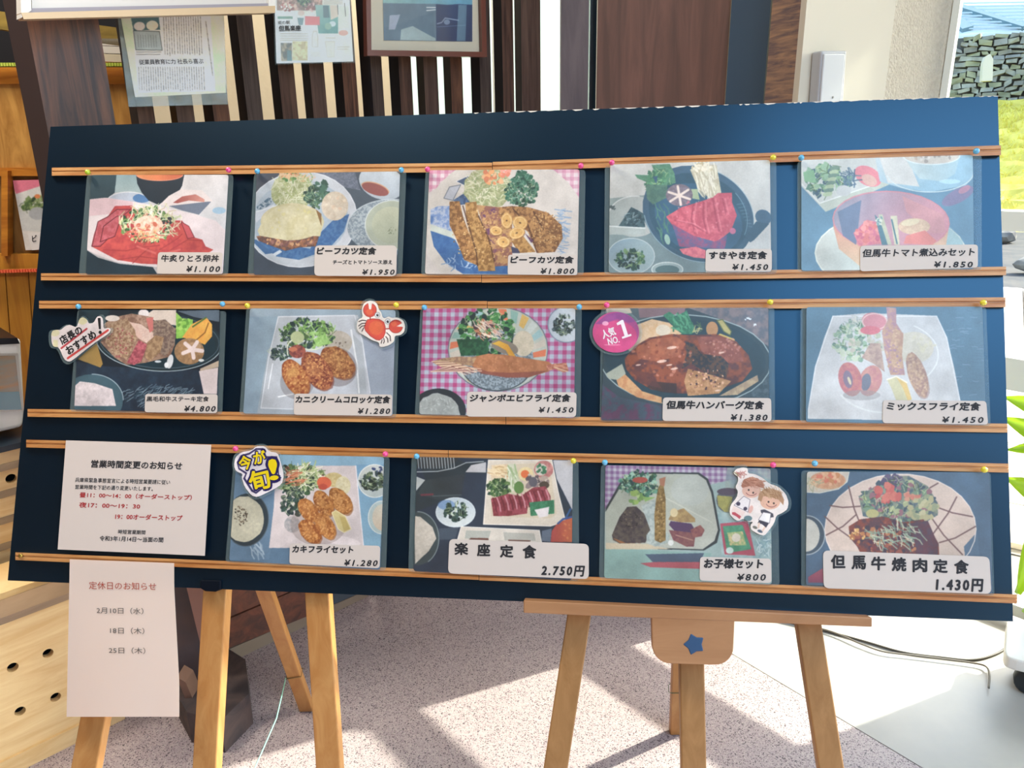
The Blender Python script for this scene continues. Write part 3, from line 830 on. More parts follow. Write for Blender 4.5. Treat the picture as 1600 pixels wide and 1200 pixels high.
kbox('side', s1 - .02, s1, .0205, .24, .0, ztop, M_pale, ch)
kbox('lid', s0 - .03, s1 + .01, -.012, .25, ztop, ztop + .018, mat('shaded_lid_wood', 'a88f76', .5, grain=('8f7862', (2, 2, 14), 2, .6)), ch)  # grey brown puts the shade on the lid into its colour
kbox('lit_lid_strip', s0 - .03, s1 + .01, .08, .25, ztop + .018, ztop + .035, M_pale, ch)  # paler strip paints the lit part of the same lid
# the second chest standing behind, taller
K2 = Pl(KP.p0 - kn * .30, KP.n)
c2 = thing('wooden_chest', 'pale wooden chest with one round hole and painted shade stripes under the white appliance', 'chest', tuple(K2.at(40, 1000) * V(1, 1, 0)))
z2 = sz(K2, 50, 694)[1]; zb = .02
sL = sz(K2, -70, 760)[0]; sR = sz(K2, 150, 760)[0]
holed_front('front', K2, (sL, zb), (sR, z2), [sz(K2, 17.5, 748)], .0135, M_pale, c2)
def k2box(name, sa, sb, da, db, za, zb, mt, par): return kbox(name, sa, sb, da + .30, db + .30, za, zb, mt, par)
k2box('hole_backing', sL, sR, .05, .06, zb, z2 - .01, M_hole, c2)  # black plate painting the shade seen through the hole
for i in range(5):
    zz = z2 - .035 - i * .075
    k2box('shade_stripe', sL, sR, -.003, -.0005, zz - .02, zz, mat('shaded_band', 'b09a7c', .5, grain=('97836a', (2, 2, 14), 2, .6)), c2)  # darker stripes paint the shade between stripes of sun
k2box('lid', sL, sR + .01, -.01, .3, z2, z2 + .016, mat('dark_slate_top', '1c2a36', .4), c2)
# white appliance
A = Pl(K2.p0 - kn * .04, KP.n)
ap = thing('countertop_oven', 'white appliance with a glass window standing on the shade striped chest', 'appliance', tuple(A.at(10, 680)))
za = z2 + .022
aq = [(-60, 545), (33, 528), (39, 640), (36, 668), (-60, 690)]
q3 = A.quad(aq); q3 = [V(p[0], p[1], max(p[2], za)) for p in q3]
bevel(prism('body', q3, -kn * .22, M_white, ap), .012, 3)
prism('window_frame', A.quad([(-60, 552), (28, 552), (37, 640), (-60, 648)], .003), -kn * .004, M_alu, ap)
prism('window_glass', A.quad([(-60, 556), (24, 556), (32, 630), (-60, 640)], .006), -kn * .003, mat('smoked_glass', '6e7e78', .12, grain=('9a6c34', (3, 3, 9), 2, 1.2), coat=1), ap)
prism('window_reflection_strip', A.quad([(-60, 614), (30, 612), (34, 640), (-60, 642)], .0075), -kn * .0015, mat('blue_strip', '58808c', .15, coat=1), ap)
prism('top_cap', A.quad([(-60, 530), (27, 528), (31, 537), (-60, 541)], .004), -kn * .2, mat('black_cap', '14181e', .3), ap)

# ---------------------------------------------------------------- things hanging on the screen
HP = vplane((foot(300) - V(0, .05, 0))[:2], (foot(760) - V(0, .05, 0))[:2])
WB_ = vplane((U(35) * 1.60, 1.60), (U(430) * 2.03, 2.03))
wbd = thing('whiteboard', 'white board with a pale metal frame hanging across the top left', 'whiteboard', tuple(WB_.at(230, 24)))
prism('panel', WB_.quad([(45, -330), (420, -330), (424, 12), (50, 19)], .0), -WB_.n * .012, mat('board_white', 'd4d0ca', .3, coat=.4), wbd)
prism('frame_rail', WB_.quad([(33, 20), (430, 9), (430, 20), (37, 30)], .012), -WB_.n * .03, mat('sand_anodised', 'c9b08e', .4, metal=.2), wbd)
prism('frame_rail', WB_.quad([(46, 13), (426, 5), (430, 9), (40, 21)], .007), -WB_.n * .02, mat('lilac_grey', '9a95a0', .4), wbd)
prism('frame_upright', WB_.quad([(27, -330), (45, -330), (49, 16), (33, 28)], .010), -WB_.n * .028, M_white, wbd)
prism('frame_upright', WB_.quad([(417, -330), (428, -330), (431, 18), (420, 16)], .010), -WB_.n * .028, M_white, wbd)

def film_mat(name, fac=.14, tint='a8c0c0', rough=.27):
    m = bpy.data.materials.new(name); m.use_nodes = True; t = m.node_tree
    b = t.nodes['Principled BSDF']; b.inputs['Base Color'].default_value = (*srgb(tint), 1); b.inputs['Roughness'].default_value = rough
    tr = t.nodes.new('ShaderNodeBsdfTransparent'); x = t.nodes.new('ShaderNodeMixShader'); x.inputs[0].default_value = fac
    t.links.new(tr.outputs[0], x.inputs[1]); t.links.new(b.outputs[0], x.inputs[2])
    n = t.nodes.new('ShaderNodeTexNoise'); n.inputs['Scale'].default_value = 9; tc = t.nodes.new('ShaderNodeTexCoord'); t.links.new(tc.outputs['Object'], n.inputs['Vector'])
    bp = t.nodes.new('ShaderNodeBump'); bp.inputs['Strength'].default_value = .5; bp.inputs['Distance'].default_value = .02
    t.links.new(n.outputs['Fac'], bp.inputs['Height']); t.links.new(bp.outputs[0], b.inputs['Normal'])
    t.links.new(x.outputs[0], t.nodes['Material Output'].inputs[0])
    return m
M_film = film_mat('laminating_film', .11)
M_film2 = film_mat('crinkled_film', .34, 'a9b8b6', .08)
def sheet(name, q, pl, w, mt, par=None, th=.0006, P=None, **kw):
    """thin solid sheet; P = Paint whose uv it takes"""
    pts = pl.quad(q, w); uv = None
    if P is not None: uv = [P.uv(p) for p in pts] * 2
    return prism(name, pts, -pl.n * th, mt, par, uv=uv, **kw)

# newspaper cutting in a plastic pouch
nq = [(189, 12), (353, 8), (352, 146), (204, 152)]
np_ = thing('newspaper_cutting', 'newspaper cutting on green paper in a clear pouch on the slats', 'newspaper', tuple(HP.at(270, 165)))
P = Paint([(185, 5), (349, 3), (353, 145), (211, 152)], HP, (180, 20, .125), 'cfe2b8', res=1400, gain=.66)
P.poly([(190, -60), (1180, -70), (1250, 980), (290, 1000)], 'f0e8da')
P.poly([(190, 40), (540, 40), (560, 215), (225, 225)], '4c6c70'); P.ell(300, 170, 70, 55, 'd8cfc6'); P.ell(460, 160, 75, 60, 'ecd8be')
P.poly([(225, 225), (550, 235), (585, 470), (255, 465)], 'a8b4b4', edge='3c484c', ew=8)
for i in range(8): P.line([(280 + i * 32, 280), (290 + i * 32, 430)], '7e8a8c', 8)
P.line([(260, 492), (570, 492)], '6c6c70', 9); P.line([(260, 522), (560, 522)], '6c6c70', 9)
def vtext(x0, x1, y0, y1, st=30, sk=.045, c='6a6a6e'):
    x = x0
    while x < x1:
        y = y0
        while y < y1:
            l = P.r.uniform(7, 22); xx = x + (y - y0) * sk
            P.line([(xx, y), (xx + l * sk, y + l)], c, 12, P.r.uniform(.45, .9)); y += l + P.r.uniform(6, 14)
        x += st
vtext(600, 740, 50, 520); vtext(760, 1080, 50, 510); vtext(290, 1130, 680, 960); vtext(1128, 1132, 110, 790, 30, .13, '4c4c50')
Mn = P.material('newspaper_print', .8, 0)
sheet('pouch', [(181, 5), (349, 3), (356, 163), (201, 167)], HP, .001, M_film2, np_)
sheet('paper', [(185, 5), (349, 3), (353, 145), (211, 152)], HP, .0025, Mn, np_, P=P)
M_ink = mat('black_ink', '1c1c20', .7); M_inkg = mat('grey_ink', '3c3c40', .7)
text('従業員教育に力 社長ら喜ぶ', [(217, 93), (317, 91.5), (318.5, 99.5), (218, 101)], HP, M_inkg, np_, .0032, .012)

# laminated magazine page
mg = thing('magazine_page', 'laminated magazine page with food pictures hung on the slats', 'magazine page', tuple(HP.at(490, 98)))
mq = [(427, -60), (543, -62), (552, 96), (432, 99)]
P = Paint(mq, HP, (420, 0, .0875), 'f2ead8', res=1600, gain=.72)
P.poly([(130, -700), (950, -700), (950, 190), (140, 190)], 'd8a890', n=.6, cell=14, c2='8c6a58')
P.leafy(620, 40, 110, 60, 60, 26); P.dabs(330, 120, 140, 70, 60, 12, 30, ('b86a5c', 'e0c0a8', '8a4a44', 'e8dcc8')); P.dabs(730, 120, 110, 80, 50, 12, 30, ('a05c58', 'e0b8a8', '7c5c58'))
P.poly([(970, -700), (1330, -700), (1330, 80), (960, 80)], 'f0e6d4'); [P.line([(970, y), (1310, y)], '9a948a', 8) for y in (5, 38, 70)]
P.poly([(820, 90), (1230, 95), (1230, 600), (880, 600)], '9cc0b4', g=('5c9a94', .2, 1)); P.poly([(960, 100), (1060, 100), (1080, 320), (970, 320)], '5c7a80'); P.ell(1130, 430, 60, 50, 'c8d8d8'); P.ell(1050, 470, 60, 60, '8ab49c')
P.poly([(1080, 95), (1220, 95), (1230, 300), (1100, 360)], 'd8c8b4'); P.poly([(1235, 110), (1420, 110), (1430, 500), (1235, 530)], 'd4d8cc')
P.line([(1345, 60), (1365, 290)], '444444', 10); P.line([(1220, 90), (1230, 260)], '444444', 10)
P.poly([(150, 295), (420, 295), (420, 340), (150, 340)], '6f9a84'); P.poly([(640, 290), (900, 300), (905, 450), (640, 450)], 'e06a6c'); P.ell(570, 240, 60, 50, 'e8c8b8'); P.poly([(500, 320), (620, 320), (600, 450), (530, 450)], '6c8c90')
for y in (605, 645, 685, 720): P.line([(200, y), (690, y)], '8f8a80', 12, .7)
P.poly([(205, 770), (405, 770), (410, 1090), (215, 1090)], '9c8c6c', n=.5, cell=14, c2='4c4c44'); P.poly([(320, 900), (390, 900), (410, 1090), (320, 1090)], '4a7478')
P.poly([(415, 740), (685, 740), (685, 1080), (415, 1080)], 'dcd49c', n=.5, cell=12, c2='b8a878')
P.poly([(770, 640), (790, 560), (850, 560), (870, 650), (870, 840), (770, 840)], 'dcd4c8', edge='8c8880', ew=6)
P.poly([(1000, 740), (1170, 740), (1160, 1020), (1040, 1020)], 'd4d0c4', edge='a8a49c', ew=6); P.ell(1325, 590, 85, 50, 'e8a090')
for x0, x1, y in ((740, 900, 940), (740, 900, 970), (740, 900, 1000), (1210, 1430, 840), (1210, 1400, 880), (1010, 1180, 680)): P.line([(x0, y), (x1, y)], 'a09a90', 9, .8)
Mg = P.material('magazine_print', .35, .5)
sheet('film', [(425, -62), (546, -64), (555, 98), (430, 101)], HP, .004, M_film, mg)
sheet('page', mq, HP, .0025, Mg, mg, P=P)
text('但馬楽座', [(435.5, 40), (470, 39.5), (470.5, 48), (436, 49)], HP, M_ink, mg, .0046, .02)
text('道の駅', [(434, 32.5), (453, 32), (453.3, 37.5), (434.3, 38)], HP, M_inkg, mg, .0046, .006)

# framed picture
M_clear = M_glass.copy(); M_clear.name = 'clear_picture_glass'
for n_c in M_clear.node_tree.nodes:
    if n_c.type == 'BSDF_TRANSPARENT': n_c.inputs[0].default_value = (1, 1, 1, 1)
pf = thing('framed_picture', 'picture with a cream mount in a slim red brown frame on the slats', 'picture', tuple(HP.at(668, 88)))
M_fr = mat('mahogany_frame', '6a3a2e', .3, coat=.6)
def fr_bar(q): return prism('frame_bar', HP.quad(q, .022), -HP.n * .022, M_fr, pf)
fr_bar([(571, -70), (579, -70), (580.5, 78), (574, 87)]); fr_bar([(750, -70), (757, -70), (761, 89), (753.5, 81)])
fr_bar([(580.5, 78), (753.5, 81), (761, 89), (574, 87)]); fr_bar([(571, -78), (757, -78), (757, -70), (571, -70)])
M_mount = mat('cream_mount', 'f6e8cc', .8)
sheet('mount', [(577, -72), (753, -72), (755, 83), (579, 80)], HP, .006, M_mount, pf, .004)
P = Paint([(597, -55), (738, -55), (738, 65), (600, 63)], HP, (560, 0, .1375), '20406c', res=1400, gain=.7)
P.poly([(250, -500), (1300, -500), (1300, 60), (1120, 50), (1000, 60), (870, 50), (250, 40)], '9cc8b8', g=('5a9cb4', 1, .2))
P.poly([(250, 50), (1300, 70), (1300, 480), (250, 460)], '1f3c66', g=('1a3058', 0, 1))
P.poly([(250, 40), (865, 50), (870, 470), (250, 460)], '8aa4a4', al=.6); P.poly([(470, 340), (600, 300), (860, 440), (860, 470), (460, 460)], 'b4c4bc', al=.8)
P.line([(880, 275), (930, 260), (970, 210), (1120, 235)], '8090a8', 12); P.ell(990, 255, 35, 30, '7084a0'); P.line([(880, 310), (1200, 290)], '4a6488', 8)
P.line([(760, 90), (860, 90)], 'e8f0e8', 10); P.line([(760, 125), (860, 115)], 'e8f0e8', 10); P.poly([(340, 180), (460, 170), (400, 340), (330, 340)], 'b8bccc', al=.8)
P.poly([(1120, 60), (1215, 60), (1200, 470), (1100, 470)], '8fb8bc', al=.5)
Mp = P.material('landscape_print', .3, .8)
sheet('print', [(597, -55), (738, -55), (738, 65), (600, 63)], HP, .008, Mp, pf, P=P)
sheet('glazing', [(577, -72), (753, -72), (755, 83), (579, 80)], HP, .014, M_clear, pf, .002)

# menu picture on the cabinet
P = Paint(pq, CP, (0, 80, .3333), 'e8e4dc', res=900)
P.poly([(60, 600), (260, 600), (260, 640), (60, 660)], 'e0708c'); P.poly([(60, 600), (250, 590), (260, 620), (80, 670)], 'e0708c')
P.poly([(75, 670), (260, 610), (260, 850), (110, 840)], 'd4d8d4'); P.leafy(170, 720, 70, 35, 30, 22); P.ell(180, 760, 40, 30, 'b0b8bc'); P.ell(180, 680, 14, 10, 'e08040')
mpic = sheet('menu_photo', pq, CP, .006, P.material('cabinet_menu_print', .3, .5), None, P=P); tag(mpic, 'small pink and white dish photo fixed to the orange cabinet', 'photo')
lb = thing('name_card', 'white name card below the dish photo on the orange cabinet', 'card', tuple(CP.at(60, 388, .008)))
sheet('card', [(43, 364), (84, 361), (84, 388), (50, 391)], CP, .008, mat('card_white', 'e4e2de', .5), lb)
text('ビ', [(50, 368), (57, 367), (57.5, 377), (50.5, 378)], CP, M_ink, lb, .0095)

# ================================================================== EASELS
M_ew = mat('easel_pine', 'be8c52', .5, grain=('ac763e', (12, 12, 1.0), 2.2, 1.2), coat=.1)
M_ew2 = mat('easel_pine_plain', 'ac8058', .5, grain=('9a6e48', (1.0, 12, 12), 2.2, .8), coat=.1)
BT = .012                                    # board thickness
def leg_front(par, x_a, y_a, x_b, y_b, wpx, top_y, mt=M_ew, name='leg', th=.022, w=-BT - .002):
    """leg lying behind the board; picture line through two points, run down to the floor"""
    t = (top_y - y_a) / (y_b - y_a); xt = x_a + (x_b - x_a) * t
    top = on_board(xt, top_y, w - th / 2); p1 = on_board(x_a, y_a, w - th / 2); p2 = on_board(x_b, y_b, w - th / 2)
    d = p2 - p1 if y_b > y_a else p1 - p2
    bot = p1 + d * (0.0 - p1[2]) / d[2]
    wd = wpx / 1155 * (((p2 if y_b > y_a else p1) - EYE) @ (CM @ V(0, 0, 1)))
    # square foot on the floor
    up = (top - bot); L = np.linalg.norm(up); up /= L
    side = BU - (BU @ up) * up; side /= np.linalg.norm(side); fr_ = np.cross(up, side)
    vs = []
    for zend, base in ((0, bot), (1, top)):
        for sx, sy in ((-1, -1), (1, -1), (1, 1), (-1, 1)):
            p = base + side * sx * wd / 2 + fr_ * sy * th / 2
            if zend == 0: p = p - up * (p[2] / up[2])
            vs.append(p)
    f = [(3, 2, 1, 0), (4, 5, 6, 7)] + [(i, (i + 1) % 4, (i + 1) % 4 + 4, i + 4) for i in range(4)]
    o = mk(name, vs, f, mt, par); bm = bmesh.new(); bm.from_mesh(o.data); bmesh.ops.recalc_face_normals(bm, faces=bm.faces[:]); bm.to_mesh(o.data); bm.free()
    return bevel(o, .0025)
def leg_rear(par, foot_px, top_px, top_w, wd, th, mt=M_ew):
    a = floor_at(*foot_px); b = on_board(top_px[0], top_px[1], top_w)
    up = (b - a) / np.linalg.norm(b - a); side = V(1, 0, 0) - up[0] * up; side /= np.linalg.norm(side); fr_ = np.cross(up, side)
    vs = []
    for base, e in ((a, 0), (b, 1)):
        for sx, sy in ((-1, -1), (1, -1), (1, 1), (-1, 1)):
            p = base + side * sx * wd / 2 + fr_ * sy * th / 2
            if e == 0: p = p - up * (p[2] / up[2])
            vs.append(p)
    f = [(3, 2, 1, 0), (4, 5, 6, 7)] + [(i, (i + 1) % 4, (i + 1) % 4 + 4, i + 4) for i in range(4)]
    o = mk('rear_leg', vs, f, mt, par); bm = bmesh.new(); bm.from_mesh(o.data); bmesh.ops.recalc_face_normals(bm, faces=bm.faces[:]); bm.to_mesh(o.data); bm.free()
    return bevel(o, .0025)
# left easel
e1 = thing('easel', 'pine easel with a dark tab carrying the left half of the board', 'easel', tuple(floor_at(330, 1330)))
leg_front(e1, 150, 1122, 135.5, 1200, 42, 330)
leg_front(e1, 340, 925, 324, 1200, 39, 240, th=.026)
leg_front(e1, 498, 925, 516, 1200, 40, 330)
leg_rear(e1, (480, 1108), (300, 600), -.055, .038, .022)
pa, pb = on_board(250, 345, -BT - .035), on_board(520, 345, -BT - .035)
beam('crossbar', pa, pb, .05, .018, BV, M_ew, e1)
bevel(prism('support_tab', BP.quad([(313, 906), (345, 907), (344, 921), (336, 925), (320, 924), (312, 919)], .005), -BN * .03, mat('navy_tab', '030c18', .6, spec=.15), e1), .002)
# right easel: pine darkened for backlight, rear leg kept pale as sunlit
M_ew, M_ew_lit = mat('easel_pine_backlit', 'a27848', .55, grain=('8e6638', (12, 12, 1.0), 2.2, 1.2)), M_ew
e2 = thing('easel', 'pine easel with a wide ledge and a rounded star plate carrying the right half', 'easel', tuple(floor_at(1085, 1330)))
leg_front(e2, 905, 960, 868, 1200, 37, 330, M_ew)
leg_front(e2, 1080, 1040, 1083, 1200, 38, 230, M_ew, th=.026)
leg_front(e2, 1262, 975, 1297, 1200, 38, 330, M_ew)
leg_rear(e2, (1056, 1144), (1085, 420), -.055, .034, .022, M_ew_lit)
pa, pb = on_board(1010, 345, -BT - .035), on_board(1150, 345, -BT - .035)
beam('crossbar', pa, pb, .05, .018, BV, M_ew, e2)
bevel(prism('ledge', BP.quad([(818, 938), (1363, 965), (1363, 980), (818, 958)], .022), -BN * (BT + .045), M_ew2, e2), .002)
pts = [(1018, 962), (1148, 968), (1146, 1012)]
for i in range(1, 8):
    t = math.radians(i * 90 / 8); pts.append((1118 + 28 * math.cos(t), 1012 + 27 * math.sin(t)))
pts += [(1112, 1039), (1050, 1037)]
for i in range(1, 8):
    t = math.radians(90 + i * 90 / 8); pts.append((1048 + 29 * math.cos(t), 1008 + 29 * math.sin(t)))
bevel(prism('star_plate', BP.quad(pts, .021), -BN * .028, M_ew2, e2), .0015)
st = []
for i in range(10):
    a_ = math.radians(180 + 36 * i); r_ = 18 if i % 2 == 0 else 11.8
    st.append((1085 + r_ * math.cos(a_), 1007 + r_ * math.sin(a_)))
bevel(prism('star_inlay', BP.quad(st, .0222), -BN * .004, mat('blue_star', '24486c', .6), e2), .003, 3)
# threads tied round the rear legs
M_thread = mat('teal_thread', '8fd0c4', .6)
l0 = floor_at(480, 1108); lt = on_board(300, 600, -.055); d_ = (lt - l0) / np.linalg.norm(lt - l0)
hit = l0 + d_ * .165
sd = V(1, 0, 0) - d_[0] * d_; sd /= np.linalg.norm(sd); fr_ = np.cross(d_, sd)
ring = [hit + sd * x * .0215 + fr_ * y * .0135 + d_ * .004 * x for x, y in ((-1, -1), (1, -1), (1, 1), (-1, 1), (-1, -1))]
th1 = thing('thread', 'teal and white thread tied round the left easel rear leg and hanging down', 'thread', tuple(floor_at(405, 1200)))
tube('loop', ring, .0012, mat('dark_thread', '7a6a3c', .7), th1, 6)
end = at_y(396, 1205, 1.30)
tube('cord', [hit - sd * .021 - fr_ * .013, hit * .5 + end * .5 + V(0, 0, -.004), end, end + (end - hit) * .35], .0016, M_thread, th1, 6)
l0 = floor_at(1056, 1144); lt = on_board(1085, 420, -.055); d_ = (lt - l0) / np.linalg.norm(lt - l0); hit = l0 + d_ * .17
sd = V(1, 0, 0) - d_[0] * d_; sd /= np.linalg.norm(sd); fr_ = np.cross(d_, sd)
tube_ = tube('thread', [hit - sd * .024 + V(0, 0, .012), hit - sd * .025 - fr_ * .01, hit - sd * .018 - fr_ * .014, hit + sd * .018 - fr_ * .014 - V(0, 0, .002), hit + sd * .019 + fr_ * .014, hit - sd * .02 + fr_ * .014], .0011, mat('dark_green_thread', '4c5c3c', .7), None, 6)
tag(tube_, 'dark thread looped round the rear leg of the right easel', 'thread')

# ================================================================== BOARD
M_navy = mat('navy_board', '020e1b', .3, spec=1.0, tint=(.35, .68, 1.0), noise=('031322', 5, .3))  # blue specular tint puts haze into the board's sheen
M_edge = mat('chipped_board_edge', 'c8c2b6', .9, noise=('20262e', 60, .08))
F = BP.quad(BQ); B_ = [p - BN * BT for p in F]
bd = mk('menu_board', F + B_, [(3, 2, 1, 0), (4, 5, 6, 7), (0, 1, 5, 4), (1, 2, 6, 5), (2, 3, 7, 6), (3, 0, 4, 7)], [M_navy, M_edge], mi=[0, 0, 1, 1, 0, 0])
tag(bd, 'large dark navy menu board with six wooden rails standing on two easels', 'menu board')
M_rail = mat('rail_pine', 'cc985e', .5, grain=('aa6c36', (1.0, 20, 20), 2.6, .6), coat=.25, coat_rough=.3)
def rail(x0, t0, b0, x1, t1, b1):
    """moulded strip: bead, groove, lip, along the board"""
    prof = [(0, .0008), (0, .0085), (.34, .0085), (.42, .0062), (.56, .0062), (.62, .0085), (1, .0085), (1, .0008)]
    vs = []
    for x, t, b in ((x0, t0, b0), (x1, t1, b1)):
        for s, w_ in prof: vs.append(on_board(x, t + (b - t) * s, w_))
    n = len(prof); f = [(i, (i + 1) % n, (i + 1) % n + n, i + n) for i in range(n)] + [tuple(range(n))[::-1], tuple(range(n, 2 * n))]
    return mk('rail', vs, f, M_rail, bd)
for r in ((81, 262, 274.5, 769, 254, 268.5), (769.8, 253, 267.5, 1564, 227, 242.5), (64, 427, 438, 752, 428, 441), (752.8, 428.3, 441.5, 1572, 416.5, 430),
          (61, 470, 482, 761, 470.5, 484), (761.8, 471, 484.6, 1571, 464.5, 480), (43, 639, 651, 790, 649.6, 663), (790.8, 649.6, 663, 1574, 662, 676),
          (41, 687, 699, 700, 703.5, 717), (700.8, 703.5, 717, 1576, 724.5, 738.5), (24, 863, 875, 748, 893, 906), (748.8, 894, 906.6, 1589, 929, 943)):
    rail(*r)

# pale chips where the paint has worn off the top edge
rc = random.Random(3); vs, fs = [], []
x = 740.0
while x < 1556:
    ln = rc.uniform(4, 22); y = 198 + (150 - 198) * (x - 79) / 1480; y2 = 198 + (150 - 198) * (x + ln - 79) / 1480
    h_ = rc.uniform(.5, 1.9) * (1.0 if x < 1310 else .7)
    p = [on_board(x, y - .3, .0004), on_board(x + ln, y2 - .3, .0004), on_board(x + ln * .8, y2 + h_ * rc.uniform(.3, 1), .0004), on_board(x + ln * .3, y + h_, .0004)]
    o_ = len(vs); vs += p + [q - BN * .003 for q in p]
    fs += [(o_ + 3, o_ + 2, o_ + 1, o_), (o_ + 4, o_ + 5, o_ + 6, o_ + 7), (o_, o_ + 1, o_ + 5, o_ + 4)]
    x += ln + rc.uniform(0, 16)
mk('edge_wear', vs, fs, mat('bare_core', 'e2dccf', .9), bd, kind='stuff')

# ================================================================== MENU CARDS
M_label = mat('label_white', 'cac0b6', .6, spec=.25)
DK = '1e3038'
def rrect(q, r=.06, n=4):
    """rounded version of a picture quad"""
    q = [V(*p) for p in q]; out_ = []
    for i in range(4):
        p, a, b = q[i], q[i - 1], q[(i + 1) % 4]
        L = min(np.linalg.norm(a - p), np.linalg.norm(b - p)) * r * 3
        ua = (a - p) / np.linalg.norm(a - p) * L; ub = (b - p) / np.linalg.norm(b - p) * L
        for k in range(n + 1):
            t = k / n; out_.append(p + ua * (1 - t) ** 2 + ub * t ** 2)
    return out_
CARDS = []
def card(label, pq, fq, crop, base, paint, lq, texts, veil, group='laminated dish cards pinned to the board'):
    pl = tilted(fq)
    root = thing('menu_card', label, 'menu card', tuple(pl.at(*(V(*fq[3]) / 2 + V(*fq[2]) / 2), 0)), group)
    P = Paint(pq, pl, crop, base, veil=veil)
    paint(P)
    m = P.material('dish_print')
    prism('film', pl.quad(rrect(fq, .011, 3), .0004), -pl.n * .0006, M_film, root)
    pts = pl.quad(rrect(pq, .008, 3), .0012); prism('dish_photo', pts, -pl.n * .0005, m, root, uv=[P.uv(p) for p in pts] * 2)
    lb_ = prism('price_label', pl.quad(rrect(lq, .05), .0024), -pl.n * .0008, M_label, root)
    for tx in texts:
        body, q, b_, s_, sp_ = (list(tx) + [1.0])[:5]
        text(body, q, pl, M_ink, lb_, .0028, b_, s_, spacing=sp_)
    CARDS.append((root, pl))
    return root
Z = lambda crop, x0, y0, x1, y1, sl=0.0: [(crop[0] + a * crop[2], crop[1] + b * crop[2]) for a, b in ((x0, y0), (x1, y0 + sl * (x1 - x0)), (x1, y1 + sl * (x1 - x0)), (x0, y1))]

# --- row 1
c_ = (110, 240, .175)
def p1(P):
    P.poly([(100, 180), (420, 180), (400, 350), (340, 400), (100, 420)], '2c4650'); P.poly([(415, 180), (620, 180), (660, 360), (400, 350)], '84a0a4', g=('9cb0b0', 0, 1))
    P.poly([(1000, 180), (1430, 180), (1400, 500), (1380, 1080), (700, 500), (860, 400)], 'cdc6c2', g=('c8ccd0', .3, 1))
    P.ell(520, 430, 190, 85, 'a8b4c4', al=.9); P.ell(640, 400, 80, 40, '4878a8'); P.arc(520, 430, 190, 85, 'd4d4d4', 8, a0=180, a1=330)
    P.poly([(590, 190), (1020, 190), (1000, 290), (960, 360), (860, 410), (790, 460), (700, 420), (640, 350), (600, 270)], '22303c', g=('1a2c38', 0, 1))
    P.ell(800, 190, 205, 50, 'e08a48', g=('c85c38', 1, 0)); P.arc(800, 190, 208, 53, 'd8886c', 7, a0=0, a1=180)
    P.poly([(800, 460), (880, 380), (990, 320), (1180, 330), (1270, 420), (1140, 550), (900, 480)], 'd8ccc8')
    P.poly([(920, 440), (1000, 385), (1120, 365), (1200, 410), (1200, 435), (1060, 420), (960, 445)], '94403c', g=('d09080', 1, 0)); P.poly([(880, 470), (1240, 430), (1260, 430), (1150, 548), (1000, 510)], '6a7688')
    P.ell(1330, 510, 60, 30, '88b4d0', al=.8)
    P.poly([(170, 410), (320, 395), (560, 430), (790, 470), (1100, 540), (1300, 600), (1400, 700), (1370, 1080), (740, 1010), (420, 970), (250, 910), (130, 850)], 'd8ccca', g=('dccfd0', 1, .4))
    P.poly([(180, 410), (320, 398), (560, 430), (560, 520), (170, 560)], 'd0a4ac', al=.6)
    P.poly([(130, 850), (250, 930), (440, 985), (740, 1015), (780, 1080), (100, 1080)], '203844')
    P.poly([(190, 830), (215, 720), (260, 600), (340, 560), (400, 470), (550, 465), (620, 520), (950, 600), (1000, 600), (1110, 750), (1180, 770), (1210, 830), (1280, 860), (1240, 885), (780, 990), (640, 985), (420, 950)], 'c84a44', n=.5, cell=24, c2='b43c40')
    for q in ([(195, 830), (250, 610), (330, 570), (420, 500), (540, 500), (470, 560), (400, 640), (380, 720), (270, 830)], [(270, 790), (300, 650), (420, 560), (500, 560), (440, 620), (400, 740)]):
        P.poly(q, 'c4606a', n=.4, cell=14, c2='b04850', edge='6c2430', ew=7)
    P.poly([(990, 610), (1060, 650), (1110, 750), (1050, 760)], 'c85058', edge='7c2c34', ew=6)
    for q in ([(300, 860), (500, 870), (620, 840), (800, 820)], [(800, 860), (960, 760), (1000, 720)], [(430, 950), (620, 920), (780, 940)], [(900, 860), (1050, 770), (1180, 780)], [(560, 980), (640, 900), (700, 850)]): P.line(q, '9c3034', 9, .7)
    for q in ([(820, 900), (980, 860)], [(600, 830), (760, 890)]): P.line(q, 'e07468', 16, .6)
    P.leafy(700, 640, 250, 160, 120, 30, ('3c6a3c', '6c9450', '2c5038', 'a8b878', 'd8d4a0'))
    P.strands(720, 610, 270, 150, 110, 130, 7, ('d8dcb4', 'b8c494', 'e4e4cc', 'c8b890'))
    P.ell(700, 640, 130, 85, 'dcb094', n=.5, cell=12, c2='e8d0b8'); P.dabs(720, 660, 120, 70, 30, 10, 24, ('d8b898', 'c8684c', 'e8d4bc', 'd89078'), .4); P.dabs(870, 600, 40, 30, 10, 8, 18, ('2c3440', '3c4048')); P.strands(650, 720, 150, 60, 30, 120, 8, ('e0b070', 'd8c890', 'd85c50'))
card('roast beef bowl card, top row, first from the left', [(142.5, 273.5), (357, 273), (348, 428), (134, 428)], [(136, 273), (365, 273), (356, 430), (123, 430)], c_, 'b8b4b4', p1,
     [(247, 394), (348, 394.4), (346, 428.2), (245, 427.5)], [('牛炙りとろ卵丼', Z(c_, 812, 905, 1325, 965, .0), .03, .05), ('¥1.100', Z(c_, 1038, 1005, 1335, 1055, 0), .045, .15, 1.3)], 0)
c_ = (380, 240, .175)
